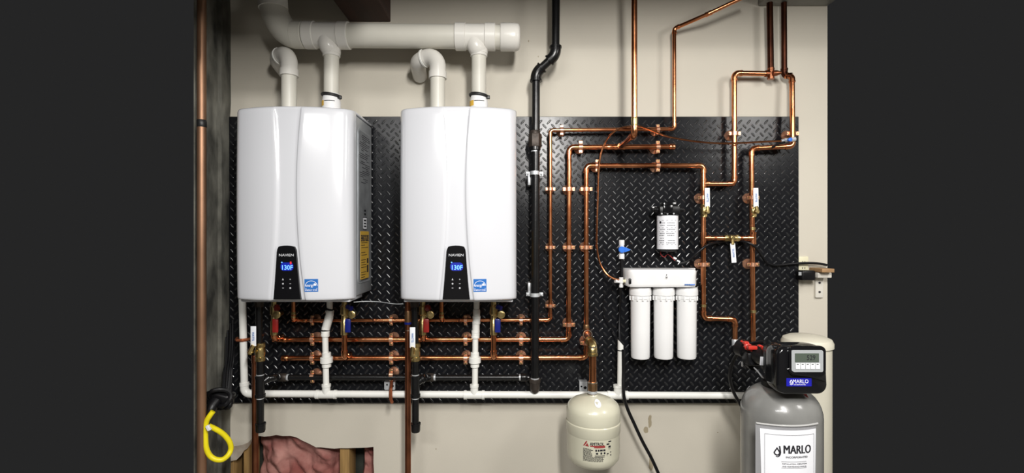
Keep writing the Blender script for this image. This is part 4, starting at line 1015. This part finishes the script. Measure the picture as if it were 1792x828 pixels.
# cables
t_ = tube(BM(), smooth_path([W(1190, 461, .05), W(1205, 456, .06), W(1222, 441, .075), W(1240, 428, .075), W(1262, 423, .03), W(1283, 421, .02), W(1303, 423, .06), W(1320, 431, .075), W(1333, 448, .05), W(1341, 459, .02), W(1356, 464, .015), W(1380, 462.5, .012), W(1405, 460.5, .012), W(1430, 461, .014), W(1447, 464, .016)], 7), .0052, 10)
single('power_cable', t_, M['rubber'], 'black power cable draped from pump behind bypass to the outlet', 'cable')
single('power_cable', tube(BM(), smooth_path([W(1091, 612, HP+.02), W(1091.5, 650, HP+.022), W(1091.5, 690, HP+.035), W(1098, 715, .09), W(1110, 742, .085), W(1124, 772, .08), W(1140, 802, .075), W(1152, 828, .07), W(1170, 870, .06)], 7), .0068, 10), M['rubber'], 'black cable hanging from the standpipe down right of the beige tank', 'cable')
single('wire', tube(BM(), smooth_path([W(619, 529, .25), W(640, 527.5, .22), W(665, 528.5, .22), W(690, 532, .24), W(706, 532, .25)], 6), .0013, 6), M['galv'], 'thin pale wire strung between the two heaters', 'wire')

# ------------------------------------------------------------------ right-hand wall fittings
t = thing('outlet', 'ivory wall outlet beside the right edge of the plate', 'outlet', W(1406, 474, HW))
c = W(1405.5, 462, HW+.004); obj('cover_plate', box(BM(), c, (S(17), .008, S(26)), .0025), M['ivory'], t)
for dz in (.008, -.018):
    pb = BM(); 
    for s in (-1, 1): box(pb, c+Vector((s*.005, -.0042, dz)), (.0025, .001, .008))
    obj('socket_slots', pb, M['ink'], t)
t = thing('power_adapter', 'black power adapter plugged in under the outlet', 'adapter', W(1409, 491, .03))
obj('body', box(BM(), W(1408.5, 481.5, .02)+Vector((0, -.002, 0)), (S(24, .02), .055, S(17, .02)), .007, 3), M['matte_black'], t)
obj('label', box(BM(), W(1400, 479, .0495), (S(5, .05), .0012, S(6, .05))), M['bezel'], t)
t = thing('wall_shelf', 'wooden shelf end on a white bracket at the right edge', 'shelf', W(1434, 520, HW))
c = W(1431.5, 499, HW); obj('bracket_upright', box(BM(), c+Vector((0, -.006, 0)), (S(14), .012, S(44)), .004), M['bracket'], t)
obj('bracket_arm', box(BM(), W(1437, 481, .02), (S(24), .05, S(9)), .003), M['bracket'], t)
obj('board', box(BM(), W(1437.5, 472.5, .03), (S(21), .09, S(6.5)), .002), M['board'], t)
for py in (495, 511): obj('screw', steptube(BM(), W(1434, py, 0), -Y, [(0, .0045), (.003, .0045), (.004, .003)], 10), M['ink'], t)
single('brine_tank', steptube(BM(), Vector((W(1412, 0, .27).x, -.27, 0)), Z, [(0, .076), (.01, .080), (W(0, 606, .27).z, .080), (W(0, 605, .27).z, .086), (W(0, 598, .27).z, .086), (W(0, 592, .27).z, .080), (W(0, 588, .27).z, .062), (W(0, 586.5, .27).z, .02)], 48), M['brine'], 'round cream tank with lid behind the softener head', 'tank')

# ------------------------------------------------------------------ water softener
HSF = .55; sq = W(1366, 690, HSF); sr = S(64, HSF)
t = thing('water_softener', 'grey water softener tank with black control head at right', 'water softener', Vector((sq.x, -HSF, 0)))
zt = W(0, 672, HSF).z
prof = [(0, sr*.9), (.02, sr), (.06, sr)]
top = W(0, 722, HSF).z
prof += [(top, sr)]
for i in range(1, 10):
    a = math.pi/2*i/9; prof.append((top+(zt-top)*math.sin(a), sr*math.cos(a)**.72 if i < 9 else .03))
tank = obj('tank', steptube(BM(), Vector((sq.x, -HSF, 0)), Z, prof, 56), M['resin_grey'], t)
obj('foot', steptube(BM(), Vector((sq.x, -HSF, 0)), Z, [(0, sr*1.06), (.10, sr*1.06), (.11, sr*1.01)], 40), M['matte_black'], t)
# head
hc = Vector((.838, -.60, 1.2130)); hw_, hh_ = .148, .141
tb = BM()
secs = [(0, .90, .90, 0), (.010, .95, .96, 0), (.030, .99, .99, 0), (.058, 1.0, 1.0, 0), (.070, .985, .98, 0), (.077, .95, .95, 0), (.080, .90, .90, 0)]
rings = []
for (d_, kx, kz, _) in secs:
    ring = []
    for (x_, z_) in rrect((0, 0), hw_*kx, hh_*kz, .026, 6):
        x2 = x_
        z2 = z_
        if z_ > 0: x2 = x_*(1-.10*z_/hh_*2*(1 if x_ > 0 else .25))
        ring.append(tb.verts.new((hc.x+x2, hc.y-d_, hc.z+z2)))
    rings.append(ring)
for R1, R2 in zip(rings, rings[1:]):
    m_ = len(R1)
    for k in range(m_): tb.faces.new((R1[k], R1[(k+1) % m_], R2[(k+1) % m_], R2[k]))
tb.faces.new(rings[0][::-1]); tb.faces.new(rings[-1])
head = obj('control_head', tb, M['gloss_black'], t, 40, label='black control head with display')
yf = hc.y-.080; hF = -yf
def rp(x0, y0, x1, y1, r_=.002, h_=None):
    a_, b_ = W(x0, y1, h_ or hF), W(x1, y0, h_ or hF); return rrect(((a_.x+b_.x)/2, (a_.z+b_.z)/2), b_.x-a_.x, b_.z-a_.z, r_)
# raised visor swoosh around the display
b = BM(); prism(b, rp(1379, 605, 1443, 657, .016), yf-.006, yf+.004); bmesh.ops.bevel(b, geom=[e for e in b.edges if all(abs(v.co.y-(yf-.006)) < 1e-6 for v in e.verts) and len(e.link_faces) == 2 and e.calc_face_angle(0) > .5], offset=.003, segments=2, affect='EDGES')
vis = obj('visor', b, M['gloss_black'], t)
b = BM(); tube(b, smooth_path([W(1380, 645, hF+.004), W(1387, 652, hF+.006), W(1398, 655, hF+.006), W(1415, 657, hF+.006), W(1430, 661, hF+.006), W(1443, 666, hF+.002)], 6), .0045, 8); obj('visor_lip', b, M['gloss_black'], t)
def tilt(v): return v
hB = hF+.006
bz = obj('bezel', prism(BM(), rp(1385, 613, 1440, 651, .005, hB+.001), -(hB+.003), -hB+.001), M['bezel'], t, label='silver display bezel with buttons')
obj('screen', prism(BM(), rp(1391, 618.5, 1433, 634, .0012, hB+.003), -(hB+.0038), -(hB+.002)), M['lcd_green'], bz)
text(bz, '529', W(1419.5, 626, hB+.0038), S(14.5, hB), M['ink'], name='digits', height=S(8.5, hB))
for k in range(5):
    x0 = 1392.5+k*8.7
    obj('button', prism(BM(), rp(x0, 636, x0+7.4, 646, .001, hB+.003), -(hB+.0042), -(hB+.002)), M['button'], bz)
    obj('button_mark', prism(BM(), rp(x0+2, 637, x0+5.4, 638.2, .0003, hB+.0045), -(hB+.0046), -(hB+.004)), M['ink'], bz)
lg = obj('logo_plate', prism(BM(), rp(1376, 662, 1420, 676, .001), yf-.0012, yf+.001), M['logo_blue'], t, label='blue lit logo plate')
text(lg, 'MARLO', W(1401, 667.5, hF+.0014), S(27, hF), M['paper'], height=S(6.6, hF))
text(lg, 'INCORPORATED', W(1399.5, 673.3, hF+.0014), S(21, hF), M['paper'], height=S(1.6, hF))
def drop(cx_, cz_, s, y0, y1):
    out = []; inn = []
    for i in range(24):
        a = 2*math.pi*i/24; r_ = 1+.0
        x_ = math.sin(a)*(1-.0); z_ = -math.cos(a)
        k_ = 1 if z_ < 0 else max(.0, 1-z_)**.75
        out.append((cx_+x_*k_*s, cz_+(z_ if z_ < 0 else z_*1.75)*s)); inn.append((cx_+x_*k_*s*.58, cz_+(z_*.6 if z_ < 0 else z_*1.0)*s))
    b_ = BM(); prism(b_, out, y0, y1, [inn]); return b_
q = W(1384, 668.5, hF); obj('drop_emblem', drop(q.x, q.z, S(2.6, hF), yf-.0019, yf-.0012), M['paper'], lg)
q = W(1386.5, 669, hF)
obj('drop_hook', prism(BM(), [(q.x-.004+.0065*math.cos(a), q.z+.001+.0085*math.sin(a)) for a in [math.radians(-130+130*i/8) for i in range(9)]]+[(q.x-.004+.0052*math.cos(a), q.z+.001+.0072*math.sin(a)) for a in [math.radians(-130*i/8) for i in range(9)]], yf-.0019, yf-.0012), M['paper'], lg)
# valve body behind the head, with red nuts, meter and white tags
vbm = BM(); steptube(vbm, Vector((sq.x, -HSF, zt-.02)), Z, [(0, .055), (.03, .055), (.032, .045), (.07, .045)], 24); obj('valve_base', vbm, M['matte_black'], t)
v0 = Vector((W(1335, 0, .50).x, -.50, W(0, 640, .5).z))
vb = BM(); box(vb, (.852, -.55, 1.205), (.09, .10, .10), .02, 3); box(vb, W(1322, 626, .43), (.075, .05, .045), .008, 2); steptube(vb, (.842, -.50, 1.20), (-.35, 1, .1), [(0, .03), (.05, .03), (.052, .024), (.10, .024), (.102, .03), (.13, .03)], 20); steptube(vb, (W(1318, 0, .40).x, -.40, W(0, 632, .40).z), Z, [(0, .02), (.02, .022), (.022, .018), (.045, .018), (.047, .022), (.055, .022)], 18); obj('valve_body', vb, M['matte_black'], t)
for (px, py, h_, sc_) in ((1315, 610, .46, .7), (1337, 611, .48, .5), (1304, 602, .42, .4)):
    c = W(px, py, h_); b = BM(); steptube(b, c+Y*.03, -Y, [(0, .018*sc_), (.01, .018*sc_), (.012, .014*sc_), (.03, .014*sc_)], 8)
    box(b, c+Vector((.0, -.005, .004)), (.042*sc_, .016, .012), .003); obj('coupling_nut', b, M['red'] if False else mat('red_nut', (.48, .03, .02), .35), t, label='red coupling nut')
obj('inlet_pipe', tube(BM(), [W(1318, 603, H), W(1318, 612, H+.05), W(1320, 618, .33), W(1328, 625, .44)], .011, 12), M['matte_black'], t)
obj('outlet_pipe', tube(BM(), [W(1286, 606, H), W(1287, 618, .10), W(1305, 628, .30), W(1325, 633, .44)], .011, 12), M['matte_black'], t)
obj('meter', steptube(BM(), W(1313, 633, .36), -Y, [(0, .024), (.03, .024), (.032, .018)], 18), M['matte_black'], t)
obj('tag', box(BM(), W(1334.5, 632, .52), (S(9, .52), .001, S(15, .52)), 0, 1, Matrix.Rotation(.08, 3, 'Y')), M['paper'], t)
obj('clip', box(BM(), W(1299, 637.5, .36), (S(3, .36), .006, S(9, .36)), .002, 1), M['white'], t)
obj('hose', tube(BM(), smooth_path([W(1338, 599, .45), W(1322, 600, .42), W(1305, 606, .38), W(1290, 620, .32), W(1280, 640, .28), W(1277, 660, .25), W(1282, 682, .22), W(1292, 702, .20), W(1304, 720, .2), W(1320, 740, .22)], 7), .0062, 10), M['rubber'], t)
obj('grey_lead', tube(BM(), smooth_path([W(1320, 644, .46), W(1326, 650, .5), W(1333, 659, .52), W(1342, 668, .54)], 6), .0024, 8), M['galv'], t)
q = W(1409, 693, .63); obj('seal_tag', prism(BM(), [(q.x-.006, q.z+.006), (q.x+.004, q.z+.006), (q.x+.010, q.z-.006), (q.x+.003, q.z-.003)], q.y-.001, q.y), M['logo_red'], t)
# hanging document pouch
t = thing('document_pouch', 'clear pouch with white printed manual hung on the softener tank', 'document', Vector((sq.x, -HSF-sr, .55)))
def pouch(off, Rb=.20):
    c0 = Vector((W(1386, 0, HSF+sr+.01).x, 0, 0))
    def f(v):
        a = (v.x-c0.x)/Rb
        return Vector((c0.x+Rb*math.sin(a), -HSF-sr-.012+Rb*(1-math.cos(a))-off+v.y*.5, v.z))
    return f
hP = HSF+sr+.012
def wq(px, py): q_ = W(px, py, hP); return (q_.x, q_.z)
def sheet(x0, x1, y0, y1, off, thick, lean=0):
    b_ = BM(); n = 14; f = pouch(off); g = []
    for j in range(5):
        v = j/4; row = []
        for i in range(n+1):
            u = i/n; a_ = wq(x0+(x1-x0)*u+lean*v*(.5-u)*2, y0+(y1-y0)*v); row.append(b_.verts.new(f(Vector((a_[0], 0, a_[1])))))
        g.append(row)
    g2 = [[b_.verts.new(v.co+Vector((0, thick, 0))) for v in r] for r in g]
    for j in range(4):
        for i in range(n): b_.faces.new((g[j][i], g[j+1][i], g[j+1][i+1], g[j][i+1])); b_.faces.new((g2[j][i], g2[j][i+1], g2[j+1][i+1], g2[j+1][i]))
    for i in range(n): b_.faces.new((g[0][i], g[0][i+1], g2[0][i+1], g2[0][i])); b_.faces.new((g[4][i], g2[4][i], g2[4][i+1], g[4][i+1]))
    for j in range(4): b_.faces.new((g[j][0], g2[j][0], g2[j+1][0], g[j+1][0])); b_.faces.new((g[j][n], g[j+1][n], g2[j+1][n], g2[j][n]))
    return b_
obj('pouch_back', sheet(1328, 1441, 745, 885, -.004, .0008), mat('pouch_film', (.30, .30, .31), .2, coat=.3), t)
obj('pouch_lip', sheet(1328, 1441, 744.5, 746.5, .0015, .004), mat('pouch_lip', (.55, .55, .54), .2), t)
pg = obj('page', sheet(1334, 1435, 754, 872, 0, .0012, 3), M['paper'], t)
f3 = pouch(.0006)
text(pg, 'MARLO', Vector((wq(1397, 0)[0], 0, wq(0, 787)[1])), S(50, hP), M['ink'], height=S(14.5, hP), fn=f3, heavy=.0010)
text(pg, 'INCORPORATED', Vector((wq(1395.5, 0)[0], 0, wq(0, 800.5)[1])), S(40, hP), M['ink'], height=S(3.2, hP), fn=f3, bold=.01)
text(pg, 'INSTALLATION, OPERATION', Vector((wq(1391.5, 0)[0], 0, wq(0, 812.5)[1])), S(44, hP), M['ink'], height=S(2.4, hP), fn=f3)
text(pg, 'AND MAINTENANCE MANUAL', Vector((wq(1391.5, 0)[0], 0, wq(0, 817)[1])), S(44, hP), M['ink'], height=S(2.4, hP), fn=f3)
c_ = wq(1361, 793); b = drop(c_[0], c_[1], S(5.6, hP), 0, .0005)
for v in b.verts: v.co = f3(v.co)
obj('drop_emblem', b, M['ink'], pg)
c_ = wq(1363.5, 792); b = BM(); Ra = S(8, hP)
prism(b, [(c_[0]-.003+Ra*.75*math.cos(a), c_[1]+Ra*1.15*math.sin(a)) for a in [math.radians(-120+120*i/10) for i in range(11)]]+[(c_[0]+Ra*.36, c_[1]+Ra*1.3), (c_[0]+Ra*.05, c_[1]+Ra*1.3)]+[(c_[0]-.003+Ra*.42*math.cos(a), c_[1]+Ra*.95*math.sin(a)) for a in [math.radians(-115*i/10) for i in range(11)]], 0, .0005)
for v in b.verts: v.co = f3(v.co)
obj('drop_hook', b, M['ink'], pg)
bl = []
def ln_(x0, y0, x1, y1): bl.append([wq(x0, y1), wq(x1, y1), wq(x1, y0), wq(x0, y0)])
ln_(1341, 762, 1430, 762.5); ln_(1341, 762, 1341.5, 860); ln_(1429.5, 762, 1430, 860); ln_(1368, 808.5, 1413, 808.9); ln_(1368, 819.5, 1413, 819.9)
b = BM()
for pl in bl:
    x0, x1 = pl[0][0], pl[1][0]; k_ = 12 if x1-x0 > .03 else 1
    for i in range(k_):
        xa, xb = x0+(x1-x0)*i/k_, x0+(x1-x0)*(i+1)/k_; prism(b, [(xa, pl[0][1]), (xb, pl[0][1]), (xb, pl[2][1]), (xa, pl[2][1])], 0, .0004)
for v in b.verts: v.co = f3(v.co)
obj('page_border', b, M['ink'], pg)

# ------------------------------------------------------------------ left corner: black coil, wires and yellow hose
t = thing('cable_coil', 'black coiled cable and plug hanging at the concrete corner', 'cable', W(385, 716, .16))
rn = random.Random(9)
for k in range(7):
    c = W(386+rn.uniform(-4, 6), 698+rn.uniform(-4, 4), .13+.012*k); rx, rz = S(rn.uniform(14, 25), .15), S(rn.uniform(8, 15), .15); tl = rn.uniform(-.5, .2)
    pts = []
    for i in range(20):
        a = 2*math.pi*i/20; x_, z_ = rx*math.cos(a), rz*math.sin(a)
        pts.append(c+Vector((x_*math.cos(tl)-z_*math.sin(tl), .012*math.sin(a*2+k), x_*math.sin(tl)+z_*math.cos(tl))))
    obj('loop', tube(BM(), pts, .0085, 8, closed=True), M['rubber'], t)
b = BM(); box(b, W(388, 696, .17), (S(38, .17), .06, S(24, .17)), .014, 3, Matrix.Rotation(.25, 3, 'Y')); obj('plug_body', b, M['matte_black'], t)
obj('plug_neck', tube(BM(), [W(378, 702, .20), W(371, 712, .22), W(368, 722, .235), W(362, 738, .235)], [.022, .020, .014, .010], 12), M['matte_black'], t)
for k, (x0, x1) in enumerate(((408, 399), (404, 396), (407, 401), (399, 392), (410, 404), (396, 390))):
    obj('lead', tube(BM(), smooth_path([W(x0, 560+6*k, .05), W(x0-1, 610+5*k, .08), W((x0+x1)/2-1, 650, .10), W(x1, 690, .13)], 6), .0042, 7), M['rubber'], t)
t = thing('yellow_hose', 'bright yellow looped hose with white tag at lower left', 'hose', W(380, 808, .23))
pts = [(373, 720), (367, 728), (361.5, 738), (359.5, 752), (359.5, 768), (361, 784), (367, 797), (377, 804), (389, 804.5), (399, 797), (404, 786), (402, 774), (394, 763), (384, 755), (373, 749), (366, 746)]
hs = [.245, .25, .25, .25, .25, .25, .245, .24, .23, .22, .21, .215, .225, .24, .252, .262]
obj('tube', tube(BM(), smooth_path([W(x_, y_, h_) for (x_, y_), h_ in zip(pts, hs)], 6), S(4.4, .24), 14), M['yellow'], t)
obj('tag', box(BM(), W(365, 749, .268), (S(6, .26), .012, S(10, .26)), .002, 1, Matrix.Rotation(-.5, 3, 'Y')), M['paper'], t)
